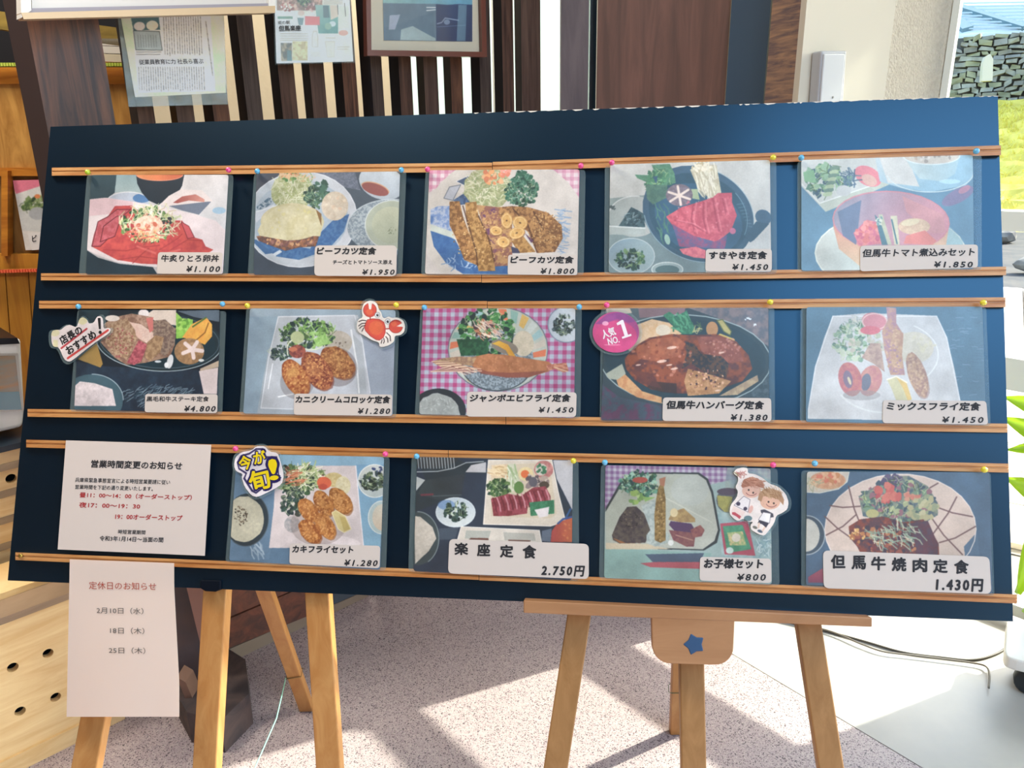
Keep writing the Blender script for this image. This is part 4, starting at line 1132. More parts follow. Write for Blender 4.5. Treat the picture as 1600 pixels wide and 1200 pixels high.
def p2(P):
    P.poly([(80, 170), (330, 170), (300, 300), (90, 400)], '3c4450'); P.poly([(650, 170), (1000, 170), (1050, 330), (1000, 500), (900, 300)], '6a7484', n=.3, cell=5, c2='525c6c')
    P.poly([(900, 300), (1410, 400), (1380, 830), (600, 1090), (930, 800)], '44525e')
    P.ell(520, 590, 500, 425, 'a8b4bc', rot=-6, g=('b8bcc0', 1, 0)); P.arc(520, 590, 500, 425, 'ccd0d4', 7, rot=-6)
    P.ell(510, 590, 430, 350, '98a8b4', rot=-6)
    P.poly([(120, 620), (300, 440), (90, 540)], 'b4bcc4'); P.poly([(110, 780), (300, 920), (500, 950), (760, 860), (900, 700), (950, 540), (800, 600), (700, 700), (600, 850)], '2c5a8c', n=.5, cell=8, c2='42709c')
    P.poly([(60, 760), (120, 770), (270, 890), (200, 900)], '34608c'); P.poly([(260, 900), (330, 860), (350, 880), (290, 915)], 'b8c4cc')
    P.poly([(120, 480), (260, 370), (280, 430), (150, 520)], '34566c', n=.7, cell=6, c2='a4b0b8')
    P.line([(120, 520), (290, 470)], 'c4ccd0', 14)
    P.ell(440, 340, 190, 170, 'aab088', n=.7, cell=9, c2='8a9460', wob=.04); P.strands(440, 320, 180, 150, 170, 90, 6, ('c4c8a8', '98a468', 'b8b890', 'd0d0b8'))
    P.dabs(410, 205, 90, 35, 25, 12, 26, ('c88c5c', 'c8a880', '4c7c44', 'b86844'), .4); P.strands(500, 210, 140, 40, 40, 60, 6, ('c8b890', '6c9450', 'd8a878'))
    P.leafy(660, 380, 110, 105, 90, 26, ('2c4e44', '3c6454', '244038', '4c7460')); P.dabs(700, 290, 55, 50, 30, 10, 24, ('2c4e44', '3c6454'))
    P.ell(820, 470, 120, 130, 'c8bca8', n=.25, cell=14, c2='b8a890'); P.dabs(830, 440, 90, 80, 18, 8, 20, ('d8ccb4', 'd0b090', 'c4b8a0'), al=.6)
    P.poly([(120, 740), (260, 720), (620, 720), (680, 740), (650, 830), (500, 840), (380, 870), (240, 820), (140, 780)], '8c5c40', n=.8, cell=10, c2='5c4440'); P.dabs(420, 790, 240, 45, 50, 8, 20, ('a87450', '6c4a48', '8c6258', 'b88c60'))
    P.ell(440, 610, 285, 165, 'b4ac80', wob=.02, n=.22, cell=26, c2='c4bc98'); P.poly([(130, 690), (200, 560), (300, 480), (500, 455), (640, 520), (710, 640), (690, 740), (470, 730), (400, 780), (150, 735)], 'b6ae82', n=.22, cell=30, c2='c6c09c')
    P.dabs(440, 600, 230, 110, 20, 8, 20, ('c8c49c', 'c4bc70', 'd0ccb4'), al=.5)
    P.poly([(650, 500), (700, 540), (700, 650), (690, 620)], '7c5c34')
    P.ell(1240, 260, 210, 150, 'b4bec4', rot=18, g=('a0acb4', 0, 1)); P.ell(1180, 320, 125, 50, '8c4c48', rot=18); P.arc(1180, 320, 128, 54, 'c89870', 8, rot=18, a0=180, a1=350)
    P.ell(1330, 660, 400, 250, '74848e', n=.6, cell=5, c2='a4b0b4'); P.ell(1330, 640, 240, 220, 'a4ac98'); P.ell(1320, 640, 170, 165, 'b4b89c', g=('a0a890', 0, 1)); P.arc(1330, 660, 400, 250, 'b8c4c8', 7, a0=180, a1=280); P.arc(1330, 640, 240, 220, 'c0c8c4', 8)
    P.dabs(1340, 690, 60, 30, 14, 3, 6, ('5c6c50', '6c7458'))
card('cheese topped cutlet card on a blue rimmed plate, top row, second from the left', [(401, 271), (625, 268), (620, 430), (396, 429)], [(397, 271), (635, 267), (628, 432), (387, 430)], c_, '3c4a58', p2,
     [(492, 383.5), (620, 383.5), (619, 431.6), (491, 431)], [('ビーフカツ定食', Z(c_, 662, 838, 1185, 900), .05, .08), ('チーズとトマトソース添え', Z(c_, 800, 950, 1330, 988), .025, .05), ('¥1.950', Z(c_, 1065, 1035, 1350, 1080), .045, .15, 1.3)], 0)
c_ = (650, 240, .175)
def p3(P):
    P.gingham([(100, 120), (500, 120), (120, 350)], 'd8c8c8', 'c87c98', 34, al=.6); P.gingham([(1120, 120), (1480, 120), (1480, 400), (1400, 400)], 'd8c8c8', 'c888a0', 34, al=.6)
    P.ell(790, 660, 730, 640, 'c6bfb4', g=('ccc4ba', 1, 0))
    P.poly([(130, 500), (200, 470), (320, 470), (330, 700), (130, 630)], '6c8cbc', n=.7, cell=8, c2='a8b4c8'); P.poly([(130, 690), (260, 720), (350, 770), (420, 900), (520, 990), (830, 1000), (820, 1080), (420, 1075), (270, 980), (160, 830)], '2c5c94', n=.3, cell=12, c2='386ca0')
    P.strands(400, 980, 160, 60, 30, 60, 7, ('9cb4cc', 'b4c4d4', '5c84b0')); P.poly([(130, 630), (330, 700), (340, 760), (130, 690)], 'bcc4b8'); P.poly([(130, 560), (160, 560), (150, 620), (130, 620)], '4c74a8')
    P.poly([(300, 300), (400, 280), (330, 420), (250, 400)], 'b0b4bc', edge='5c6874', ew=6); P.poly([(360, 250), (470, 200), (460, 300)], '3c5470', edge='d0d0d0', ew=5); P.poly([(330, 420), (440, 350), (500, 400), (470, 450), (400, 460)], '2c4a70', n=.6, cell=7, c2='4c6c90')
    for i in range(7): P.line([(1240 + i * 4, 500 + i * 55), (1390 - i * 6, 520 + i * 55)], '7c9cbc', 10, .8)
    P.strands(1310, 700, 50, 220, 60, 60, 6, ('6c90b8', '8ca8c4', '9cb4c8'), 0, 40)
    P.ell(640, 320, 215, 190, 'a8a880', n=.7, cell=9, c2='8c9464', wob=.05); P.strands(640, 310, 200, 170, 220, 90, 6, ('c8c8a4', '98a470', 'b8b88c', 'd4d0b4', '7c9060')); P.dabs(700, 210, 110, 60, 22, 14, 30, ('d88c54', 'd8a878', 'c8744c', 'e09c60'), .5); P.dabs(790, 170, 50, 30, 8, 12, 24, ('d87c60', 'e0907c'))
    P.leafy(950, 340, 150, 130, 160, 24, ('1f4c40', '2c6450', '1c4038', '3c7460', '4c8068')); P.dabs(950, 220, 75, 70, 50, 10, 24, ('1f4c40', '2c6450', '3c7460')); P.strands(950, 320, 140, 130, 60, 40, 6, ('6c9c84', '5c8c70'))
    P.fry(0, 0, 0, 0, pts=[(300, 430), (390, 425), (420, 560), (520, 840), (550, 1000), (430, 950), (360, 760), (300, 640)], c='b08048', d='7c5430')
    P.poly([(540, 460), (740, 480), (860, 640), (860, 1000), (700, 1010), (620, 700)], '8c5c50', n=.9, cell=14, c2='b88c58')
    P.dabs(660, 700, 110, 220, 60, 10, 26, ('6c4464', 'b08058', '9c6c4c', '7c5058', 'c49860'))
    P.fry(0, 0, 0, 0, pts=[(440, 440), (540, 430), (560, 560), (640, 720), (690, 900), (710, 1050), (560, 1050), (500, 800), (450, 600)], c='bc9050', d='8c6434', l='d8ac68')
    P.fry(0, 0, 0, 0, pts=[(740, 480), (860, 470), (1000, 480), (1180, 530), (1300, 640), (1310, 760), (1240, 880), (1080, 890), (1000, 700), (860, 600), (740, 560)], c='b4844c', d='7c5434')
    P.fry(0, 0, 0, 0, pts=[(850, 780), (960, 740), (1070, 880), (920, 890)], c='b88c4c', d='8c6434')
    for q in ([(420, 470), (540, 880), (550, 1000)], [(560, 560), (650, 760), (700, 960)], [(870, 500), (1000, 640), (1080, 880)], [(1050, 520), (1140, 680)]): P.line(q, '4c3028', 12, .8)
    P.poly([(850, 830), (910, 850), (930, 890), (860, 890)], '3c4058'); P.poly([(970, 710), (1050, 780), (1030, 800)], '5c3c60')
    P.dabs(600, 740, 280, 250, 260, 3, 8, ('dcb878', '8c6034', 'c89850')); P.dabs(1150, 690, 150, 170, 200, 3, 8, ('dcb878', '7c5430', 'c89850'))
    for x, y, rx, ry, r in ((810, 600, 50, 70, 0), (715, 690, 55, 42, 10), (930, 620, 68, 62, 20), (900, 710, 75, 52, -20), (780, 790, 58, 50, 10)):
        P.ell(x + 4, y + 8, rx, ry, '7c5434', rot=r, al=.7); P.ell(x, y, rx, ry, 'd8b068', rot=r, wob=.06, n=.2, cell=8, c2='c89448'); P.arc(x, y, rx * .8, ry * .8, 'e4c488', 5, rot=r); P.ell(x, y, rx * .16, ry * .1, '5c4030', rot=r)
card('sliced beef cutlet card with parsley, top row, middle', [(671, 266), (905.5, 264.5), (902, 430), (664, 428)], [(665, 267), (915, 265.5), (912, 430), (658, 430)], c_, 'c8c0b8', p3,
     [(794, 398), (902, 398), (901, 430), (793, 429)], [('ビーフカツ定食', Z(c_, 848, 918, 1405, 978), .05, .08), ('¥1.800', Z(c_, 1115, 1025, 1412, 1073), .045, .15, 1.3)], .25)
c_ = (930, 230, .1875)
def p4(P):
    P.poly([(100, 430), (420, 400), (700, 900), (920, 950), (920, 1050), (90, 1050)], '8a9c98', g=('6c8488', 1, 1))
    P.ell(330, 580, 220, 170, '94a09c', g=('b0b4b0', 1, 0)); P.arc(330, 580, 220, 170, 'c8ccc8', 8, a0=180, a1=280); P.poly([(195, 660), (300, 500), (360, 530), (410, 560), (415, 670)], '2c4c58', n=.6, cell=10, c2='44646c'); P.poly([(115, 660), (415, 670), (420, 730), (120, 730)], 'a0aca8'); P.line([(115, 660), (415, 676)], 'c8d0cc', 10)
    P.strands(310, 600, 80, 50, 25, 50, 7, ('8ca4a8', '2c4850', '56747c')); P.dabs(150, 505, 30, 14, 6, 10, 18, ('44585c',))
    P.ell(300, 910, 195, 150, '6f8c9c', g=('8ca4a8', 1, 1)); P.arc(300, 910, 195, 150, 'b4c0c0', 6); P.leafy(290, 935, 120, 80, 60, 26, ('2c5450', '3c6c5c', '24444c', '6c9468'))
    P.ell(600, 1020, 130, 60, '8ca0a0'); P.arc(600, 1020, 130, 60, 'c0ccc8', 7); P.ell(600, 1024, 100, 40, '4c6c70')
    P.ell(860, 560, 480, 390, '3c6078', rot=24, g=('34586c', 0, 1)); P.ell(860, 570, 430, 340, '2c5468', rot=24); P.ell(860, 600, 380, 280, '34607c', rot=24, al=.8)
    P.arc(860, 560, 476, 386, 'a4b8bc', 7, rot=24, a0=-90, a1=-10); P.arc(860, 560, 470, 385, '8ca8b0', 6, rot=24, a0=60, a1=150); P.arc(860, 560, 420, 330, '6c90a0', 5, rot=24, a0=-60, a1=0)
    for i in range(9): P.line([(1180 + i * 14, 480 + i * 26), (1240 + i * 10, 470 + i * 28)], '5c8090', 7, .6)
    P.ell(1400, 585, 70, 60, '3c6078', rot=30); P.poly([(1340, 620), (1450, 640), (1300, 800), (1240, 760)], '34586c')
    P.poly([(1300, 790), (1450, 690), (1450, 850), (1240, 850)], 'b8bcb8')
    P.poly([(470, 150), (620, 140), (660, 220), (670, 300), (560, 330), (480, 340), (420, 290), (350, 260), (330, 230), (440, 235), (490, 200)], '5c9478', n=.5, cell=10, c2='4c8068'); P.leafy(520, 290, 110, 110, 50, 28, ('4c8868', '5c9c74', '3c7460')); P.poly([(480, 250), (520, 240), (510, 310)], '34607c')
    P.poly([(420, 310), (600, 320), (600, 420), (480, 480), (430, 430)], '547c6c', n=.4, cell=12, c2='446c64'); P.strands(560, 620, 60, 160, 20, 110, 9, ('44746c', '4c8070'), 75, 20); P.ell(600, 770, 22, 45, '8cb0a0', rot=-15)
    P.poly([(790, 190), (860, 140), (1010, 150), (1050, 380), (960, 440), (850, 330)], 'c8c4a8', n=.3, cell=10, c2='b4ac90'); P.strands(920, 260, 90, 130, 60, 170, 9, ('d8d4bc', 'b8b094', 'e0dcc8'), 72, 14); P.dabs(900, 170, 90, 40, 40, 9, 16, ('d8d0b4', 'c0b490', 'e4dcc4')); P.poly([(800, 350), (850, 350), (870, 440), (810, 430)], '9cb08c')
    P.ell(700, 400, 112, 92, '7c7480', n=.4, cell=9, c2='6c6470')
    for a in range(6):
        t = math.radians(a * 60 + 22); P.line([(700, 405), (700 + 95 * math.cos(t), 405 + 78 * math.sin(t))], 'd4c4b8', 20)
    P.poly([(590, 580), (720, 500), (860, 460), (980, 420), (1020, 385), (1140, 380), (1140, 460), (1180, 570), (1130, 700), (1030, 780), (930, 800), (820, 760), (700, 740), (640, 650)], 'cc6070', n=.5, cell=16, c2='b84c60')
    P.poly([(640, 640), (820, 740), (1000, 790), (1100, 730), (1080, 850), (900, 840), (700, 830)], '5c5c84', n=.6, cell=14, c2='8c5074')
    P.poly([(700, 850), (840, 830), (920, 860), (920, 930), (820, 920), (730, 890)], 'd8747c', n=.4, cell=12, c2='c05c70')
    for q in ([(820, 480), (800, 600), (830, 720)], [(900, 460), (900, 600), (930, 720)], [(980, 430), (1000, 560), (1030, 700)], [(660, 610), (800, 640), (900, 700)], [(1060, 430), (1090, 560)]): P.line(q, 'a03c54', 12, .7); P.line([(x + 22, y) for x, y in q], 'e08890', 12, .5)
    P.dabs(900, 580, 240, 150, 50, 6, 14, ('e08c94', 'b44c60', 'd86c7c'), al=.6); P.ell(1145, 700, 26, 26, 'c06c8c')
card('sukiyaki card with red meat in a black pan, top row, fourth', [(953.5, 257), (1203, 250), (1205, 425), (951, 426)], [(945, 259), (1213, 252), (1214, 428), (944, 429)], c_, 'bcbeb8', p4,
     [(1103, 389), (1206, 389), (1206, 423.5), (1102, 424)], [('すきやき定食', Z(c_, 950, 870, 1430, 932, -.004), .045, .05), ('¥1.450', Z(c_, 1145, 975, 1440, 1022, 0), .045, .12, 1.3)], .75)
c_ = (1230, 220, .20625)
def p5(P):
    P.poly([(100, 140), (660, 110), (760, 330), (290, 540), (100, 340)], 'c0c4bc'); P.poly([(120, 340), (240, 480), (290, 540), (780, 330), (740, 300), (250, 470)], 'b4bcac'); P.line([(110, 330), (245, 475), (700, 320)], 'd8dcd4', 9)
    P.leafy(300, 300, 170, 120, 70, 34, ('5c8870', '4c6c70', '8cb08c', '3c5c6c', '7ca47c')); P.poly([(120, 240), (200, 220), (220, 320), (130, 310)], '7cac80')
    P.ell(610, 270, 110, 70, 'd87c84', rot=28); P.ell(620, 300, 62, 40, 'd0a494', rot=28); P.strands(450, 290, 90, 60, 25, 80, 9, ('44647c', '5c7c88'))
    for i in range(8): P.ell(360 - i * 8, 210 + i * 28, 38, 16, 'a8bc94' if i % 2 else '6c8c78', rot=-10)
    P.ell(425, 380, 58, 42, 'b8bcb8')
    P.poly([(660, 110), (880, 110), (1420, 110), (1410, 270), (1350, 340), (1080, 390), (860, 360), (700, 310)], 'b8c4c4', g=('8cb4c4', 1, .6)); P.poly([(690, 110), (900, 110), (1000, 350), (760, 320)], 'c8c8c0')
    P.poly([(880, 110), (1310, 110), (1270, 250), (1180, 310), (1000, 290), (930, 200)], 'b8c8c4', g=('9cbcc4', 1, 0)); P.ell(1090, 115, 210, 62, 'c4bcac'); P.dabs(1080, 120, 160, 40, 20, 8, 20, ('b8a490', 'd0c8bc', '9c9488')); P.arc(1090, 115, 215, 66, 'd4dcd8', 7, a0=0, a1=180); P.ell(1230, 310, 80, 18, 'b8dce4', al=.6); P.arc(1080, 240, 330, 150, 'c8d4d0', 7, a0=0, a1=170)
    P.ell(780, 850, 570, 300, 'c0c4b8', g=('a8c0bc', 1, 0)); P.arc(780, 850, 570, 300, 'd8dccc', 9); P.poly([(1200, 620), (1330, 760), (1330, 1000), (1000, 1000)], '8cb0b4', al=.6)
    P.ell(1290, 420, 135, 52, '7c7494', rot=-28); P.ell(1340, 370, 50, 24, 'b07c90', rot=-30)
    P.poly([(345, 640), (390, 820), (560, 960), (1000, 980), (1190, 860), (1225, 640)], 'c48c74', g=('d8bc94', .2, 1))
    P.ell(785, 610, 440, 225, '8890a0', rot=3, g=('c88890', 1, .3)); P.arc(785, 610, 440, 225, 'c88088', 10, rot=3); P.poly([(380, 540), (560, 450), (520, 790), (420, 720)], '58708c', al=.8); P.poly([(870, 420), (1180, 560), (1200, 700), (1080, 700), (900, 540)], 'c88c8c', al=.9)
    P.poly([(500, 700), (600, 600), (690, 620), (720, 780), (540, 800)], 'c8687c', n=.5, cell=12, c2='d8847c'); P.dabs(610, 700, 90, 80, 20, 14, 30, ('d0706c', 'c05c74', 'dc8c84'), .6)
    P.ell(960, 650, 120, 62, 'c8a888', n=.4, cell=12, c2='d8bc98'); P.poly([(880, 780), (900, 720), (1040, 680), (1130, 760), (1100, 790)], 'd87c70'); P.ell(930, 620, 70, 24, 'd8c8a0', rot=-10)
    P.poly([(690, 560), (720, 560), (790, 790), (740, 790)], 'b0b498'); P.poly([(660, 560), (700, 600), (760, 790), (715, 790)], '4c7480'); P.poly([(780, 570), (830, 570), (850, 790), (810, 790)], 'c4c0a0'); P.line([(790, 600), (830, 780)], '3c6c7c', 10); P.dabs(700, 600, 30, 40, 8, 8, 16, ('c8ccb8', '6c9490'))
card('tomato stew card with a red brown bowl, top row, far right', [(1252, 250), (1520, 242), (1522, 420), (1252, 423)], [(1246, 252), (1534, 242), (1534, 422), (1246, 425)], c_, '5c88a0', p5,
     [(1344, 384), (1528, 382), (1528, 418), (1344, 424)], [('但馬牛トマト煮込みセット', Z(c_, 572, 822, 1420, 880, -.012), .03, .08), ('¥1.850', Z(c_, 1115, 915, 1405, 958, 0), .045, .12, 1.3)], 1)
# --- row 2
c_ = (60, 460, .1875)
def p6(P):
    P.poly([(300, 130), (600, 120), (560, 240), (320, 330)], '1c343c'); P.poly([(320, 560), (560, 600), (1510, 640), (1490, 990), (280, 990)], '1c2c3c', n=.2, cell=20, c2='22384a')
    P.strands(1000, 850, 330, 90, 160, 70, 5, ('5c7484', '34505c', '7c94a0'), -30, 20)
    P.poly([(330, 540), (490, 400), (540, 580), (520, 610)], '8c7440', g=('a8843c', 1, 0))
    P.ell(1010, 390, 525, 250, '1a3038', rot=3); P.arc(1010, 390, 525, 250, 'a8b8bc', 6, rot=3, a0=0, a1=200); P.arc(1010, 390, 500, 225, '4c6470', 5, rot=3); P.ell(1010, 410, 470, 200, '16323c', rot=3)
    P.poly([(1160, 140), (1510, 130), (1510, 230), (1300, 190)], '7c90a0', al=.6)
    P.poly([(1340, 640), (1500, 610), (1490, 830), (1380, 830)], 'd4c4c0'); P.poly([(1350, 620), (1510, 550), (1510, 605), (1350, 640)], 'b8a48c')
    P.ell(450, 880, 260, 215, '3c5c68'); P.arc(450, 880, 260, 215, '9cb0b8', 6, a0=-90, a1=0); P.poly([(300, 930), (310, 760), (350, 725), (470, 740), (620, 790), (650, 930)], 'd4c8c8', n=.1, cell=10)
    P.poly([(900, 170), (960, 130), (1150, 130), (1150, 260), (1010, 240), (940, 200)], 'd0c0b0'); P.ell(880, 160, 45, 35, 'd4ccc8')
    P.poly([(540, 250), (640, 190), (780, 160), (940, 200), (1000, 260), (1150, 280), (1140, 420), (1100, 520), (900, 570), (740, 590), (640, 530), (520, 400)], 'a08068', n=.6, cell=12, c2='7c5c4c')
    P.poly([(760, 230), (860, 250), (1000, 350), (930, 420), (840, 370), (780, 300)], 'd4bcac', n=.2, cell=14, c2='c8a494'); P.poly([(780, 160), (950, 190), (960, 310), (860, 250)], '8c6c58', n=.7, cell=9, c2='b0907c'); P.poly([(900, 200), (960, 190), (960, 300), (930, 320)], 'c46c64')
    P.poly([(960, 220), (1060, 210), (1150, 290), (1140, 400), (1060, 520), (1010, 480), (960, 340)], '6c5850', n=.8, cell=7, c2='94806c')
    P.poly([(600, 240), (740, 200), (810, 300), (820, 380), (740, 540), (640, 500), (560, 400)], '8c6c50', n=.9, cell=7, c2='b09474'); P.dabs(690, 400, 110, 130, 200, 4, 9, ('7c5840', 'b09878', '94705c', '9c4c50'))
    P.poly([(740, 570), (840, 380), (910, 420), (860, 560), (800, 590)], 'b85c64', n=.5, cell=8, c2='8c3c48'); P.poly([(910, 400), (980, 340), (1050, 360), (1020, 480), (930, 560), (890, 520)], 'b09068', n=.4, cell=9, c2='8c6c4c'); P.ell(620, 200, 60, 26, 'd8ccc0')
    P.poly([(1150, 150), (1200, 200), (1290, 210), (1290, 290), (1250, 360), (1150, 370)], '7cb840', n=.3, cell=10, c2='98cc54'); P.dabs(1220, 270, 60, 70, 18, 14, 28, ('8cc848', '64a038', 'a4d45c'), .6)
    P.poly([(1200, 360), (1280, 250), (1400, 190), (1450, 250), (1450, 350), (1390, 420), (1290, 380)], 'd8942c', n=.2, cell=20, c2='e0a838'); P.line([(1320, 380), (1390, 320), (1420, 240)], '8c5c20', 10); P.line([(1290, 270), (1400, 195)], '4c6c34', 12)
    P.ell(1260, 475, 125, 110, 'a88054', n=.4, cell=10, c2='8c6c48'); P.ell(1300, 440, 60, 40, 'c8a47c', al=.5)
    for a in range(5):
        t = math.radians(a * 72 + 10); P.line([(1285, 460), (1285 + 85 * math.cos(t), 460 + 70 * math.sin(t))], 'dcc8c0', 30)
    P.ell(1100, 560, 26, 60, 'ccd0d0', rot=12); P.ell(1070, 590, 18, 24, 'dce0e0'); P.ell(1360, 550, 24, 12, 'd0d4d0'); P.ell(1000, 560, 28, 10, 'c4ccd0')
card('steak card with mushroom on a black plate, middle row, far left', [(123, 484), (344, 484), (339, 645), (116, 640)], [(121, 484), (353.5, 486), (347, 648), (109, 643)], c_, '16242e', p6,
     [(227, 615.6), (340, 616), (339, 645.6), (226, 644)], [('黒毛和牛ステーキ定食', Z(c_, 902, 850, 1420, 892, 0), .02, .05), ('¥4.800', Z(c_, 1218, 930, 1475, 975, 0), .045, .15, 1.3)], 0)
c_ = (360, 460, .175)
def p7(P):
    P.poly([(100, 120), (500, 120), (340, 500), (240, 1060), (100, 1060)], '7c94a4', g=('8ca4b0', 1, 0)); P.poly([(1180, 300), (1480, 140), (1450, 1090), (1260, 1090)], '8c98a8', g=('94a0ac', 0, 1)); P.poly([(170, 120), (1480, 120), (1480, 200), (170, 200)], '8ca0ac')
    P.poly([(430, 195), (1140, 185), (1180, 400), (1250, 890), (1260, 1040), (270, 1020), (330, 620)], 'a8b0b4', g=('b4bac0', 1, .6)); P.line([(430, 200), (1110, 188), (1180, 420), (1250, 880)], 'd0d4d8', 8); P.line([(430, 200), (340, 580), (275, 1015), (560, 1025)], 'ccd2d6', 8)
    P.poly([(1080, 340), (1180, 440), (1230, 1000), (1140, 950), (1120, 640)], 'a0a8ac', al=.8); P.line([(1080, 320), (1130, 620), (1150, 880)], 'd4d8d8', 14); P.line([(380, 620), (340, 840)], 'd8dce0', 9); P.line([(430, 915), (560, 890)], 'e4e8e8', 12)
    P.ell(960, 430, 130, 105, 'b8b0a4', n=.2, cell=14, c2='a8a090'); P.dabs(990, 440, 50, 30, 8, 5, 10, ('6c6458',))
    P.leafy(690, 350, 250, 130, 160, 32, ('34503c', '5c8448', '24383c', '7ca858', '48643c', '2c444c')); P.leafy(450, 520, 110, 60, 50, 26, ('24383c', '34504c', '4c5c64')); P.ell(600, 385, 62, 56, 'a4b080'); P.poly([(740, 400), (850, 350), (900, 440), (780, 470)], '7cac54', n=.3, cell=8, c2='a0c878')
    P.strands(780, 300, 180, 60, 30, 70, 9, ('6c9848', '94c06c')); P.arc(560, 500, 50, 90, 'd8dcc0', 8, a0=150, a1=260); P.arc(720, 440, 110, 55, 'c8d4b0', 8, a0=20, a1=140)
    P.ell(600, 510, 75, 60, '9c5444', n=.6, cell=9, c2='6c3838'); P.ell(560, 490, 40, 20, 'b86c4c')
    P.ell(960, 650, 180, 170, '4c3c3c', rot=40, al=.35); P.ell(600, 780, 150, 160, '4c4444', rot=40, al=.3)
    P.fry(960, 610, 175, 120, 42, c='a87440', d='7c4428'); P.fry(775, 685, 190, 115, 55, c='a8663c', d='74382c'); P.fry(585, 745, 175, 105, 60, c='b0743c', d='8c4424')
    P.ell(560, 700, 60, 40, 'c8984c', al=.5)
card('card of three crab croquettes on a white square plate, middle row, second', [(390.6, 482), (618, 484.5), (613, 650), (380, 646)], [(385, 481), (624, 484), (619, 653), (374, 648)], c_, '98a4ac', p7,
     [(460, 615), (613, 616.6), (612, 650), (459, 648)], [('カニクリームコロッケ定食', Z(c_, 585, 905, 1425, 968, .004), .045, .08), ('¥1.280', Z(c_, 1140, 1018, 1425, 1066, 0), .045, .15, 1.3)], .1)
c_ = (640, 460, .175)
def p8(P):
    P.gingham([(80, 100), (1500, 100), (1500, 1100), (60, 1100)], 'a4b0bc', 'a83c74', 36, al=.5)
    P.ell(790, 490, 445, 375, 'a8b0a4', edge='5c6874', ew=8)
    import itertools
    for i in range(24):
        t = math.radians(i * 15); c = ('c86c48', '7ca498', 'c4a050', 'b4bcb4', '8cb0b0', 'b8b0a0')[i % 6]
        a0, a1 = t, t + math.radians(10)
        P.poly([(790 + 430 * math.cos(a0), 490 + 362 * math.sin(a0)), (790 + 430 * math.cos(a1), 490 + 362 * math.sin(a1)), (790 + 310 * math.cos(a1 + .12), 490 + 265 * math.sin(a1 + .12)), (790 + 310 * math.cos(a0 + .12), 490 + 265 * math.sin(a0 + .12))], c)
    P.ell(780, 590, 330, 270, '8c9ca4', n=.6, cell=5, c2='5c6c74'); P.arc(780, 590, 330, 270, '3c4c54', 9, a0=10, a1=170)
    P.leafy(700, 330, 245, 220, 170, 34, ('2c6440', '3c7c44', '1f4438', '4c8c50', '24383c')); P.poly([(420, 400), (700, 400), (700, 540), (460, 550)], '1f4838', n=.5, cell=10, c2='2c6044')
    P.dabs(680, 310, 110, 80, 30, 12, 26, ('8c5c3c', '4c3840', 'a87050', '5c4048')); P.strands(690, 320, 120, 80, 30, 110, 8, ('c8a494', 'd8c8b0', 'b87c5c'), 40, 30)
    P.ell(1015, 440, 95, 115, 'b0a890', n=.2, cell=14, c2='c4b8a0')
    P.ell(850, 470, 125, 60, '7c7468', rot=18); P.poly([(735, 440), (800, 415), (880, 450), (950, 560), (900, 570), (860, 500), (790, 460)], 'd0a82c', g=('c89020', 1, 1))
    P.poly([(560, 560), (700, 530), (860, 540), (1100, 580), (1240, 600), (1290, 640), (1240, 690), (1060, 740), (860, 740), (640, 700), (560, 640)], 'b0744c', n=.3, cell=20, c2='9c6440')
    P.poly([(560, 640), (700, 690), (900, 700), (1100, 690), (1240, 680), (1060, 745), (860, 745), (640, 710)], '7c4440', al=.7); P.dabs(850, 620, 270, 70, 90, 5, 12, ('c08858', '94603c', 'a8704c'), al=.6)
    P.poly([(1220, 630), (1290, 620), (1400, 610), (1420, 680), (1380, 700), (1300, 670), (1230, 680)], 'a05c4c', n=.5, cell=7, c2='c88c6c'); P.line([(1290, 650), (1410, 690)], 'd8b490', 8)
    P.poly([(200, 600), (300, 570), (450, 555), (600, 560), (560, 640), (400, 620), (240, 630)], 'b09068', n=.5, cell=9, c2='8c6c58')
    for i in range(12): P.line([(200 + i * 12, 600 + i * 7), (350 + i * 18, 600 + i * 5), (440 + i * 18, 700 - i * 3)], ('e0c8a0', '8c5c50', 'c8a488')[i % 3], 8)
    for i in range(7): P.line([(190, 690), (360 + i * 30, 640 + i * 8), (500 + i * 24, 720 - i * 6)], ('d8b8a0', '7c4c48')[i % 2], 7)
    P.ell(1400, 270, 165, 160, 'a0acb4', g=('b4bcc0', 1, 0)); P.arc(1400, 270, 165, 160, '6c7c8c', 8); P.leafy(1380, 280, 95, 95, 70, 24, ('2c3c40', '44585c', '1f2c30', '5c6c68'))
    P.ell(260, 1040, 245, 200, '2c3840'); P.ell(250, 1080, 200, 195, 'a8b0ac', n=.2, cell=9, c2='98a09c', wob=.03); P.strands(250, 980, 170, 60, 30, 30, 6, ('c4ccc8', '8c9490'))
card('long fried prawn card on a pink checked cloth, middle row, centre', [(661, 482), (899, 482), (897, 653), (655, 647)], [(657, 481), (909, 481), (907, 654), (648, 649)], c_, 'a8acb4', p8,
     [(730, 612), (901, 613), (900, 651.6), (729, 651)], [('ジャンボエビフライ定食', Z(c_, 540, 893, 1435, 958, 0), .045, .08), ('¥1.450', Z(c_, 1155, 1008, 1462, 1055, 0), .045, .15, 1.3)], .3)
c_ = (910, 460, .19375)
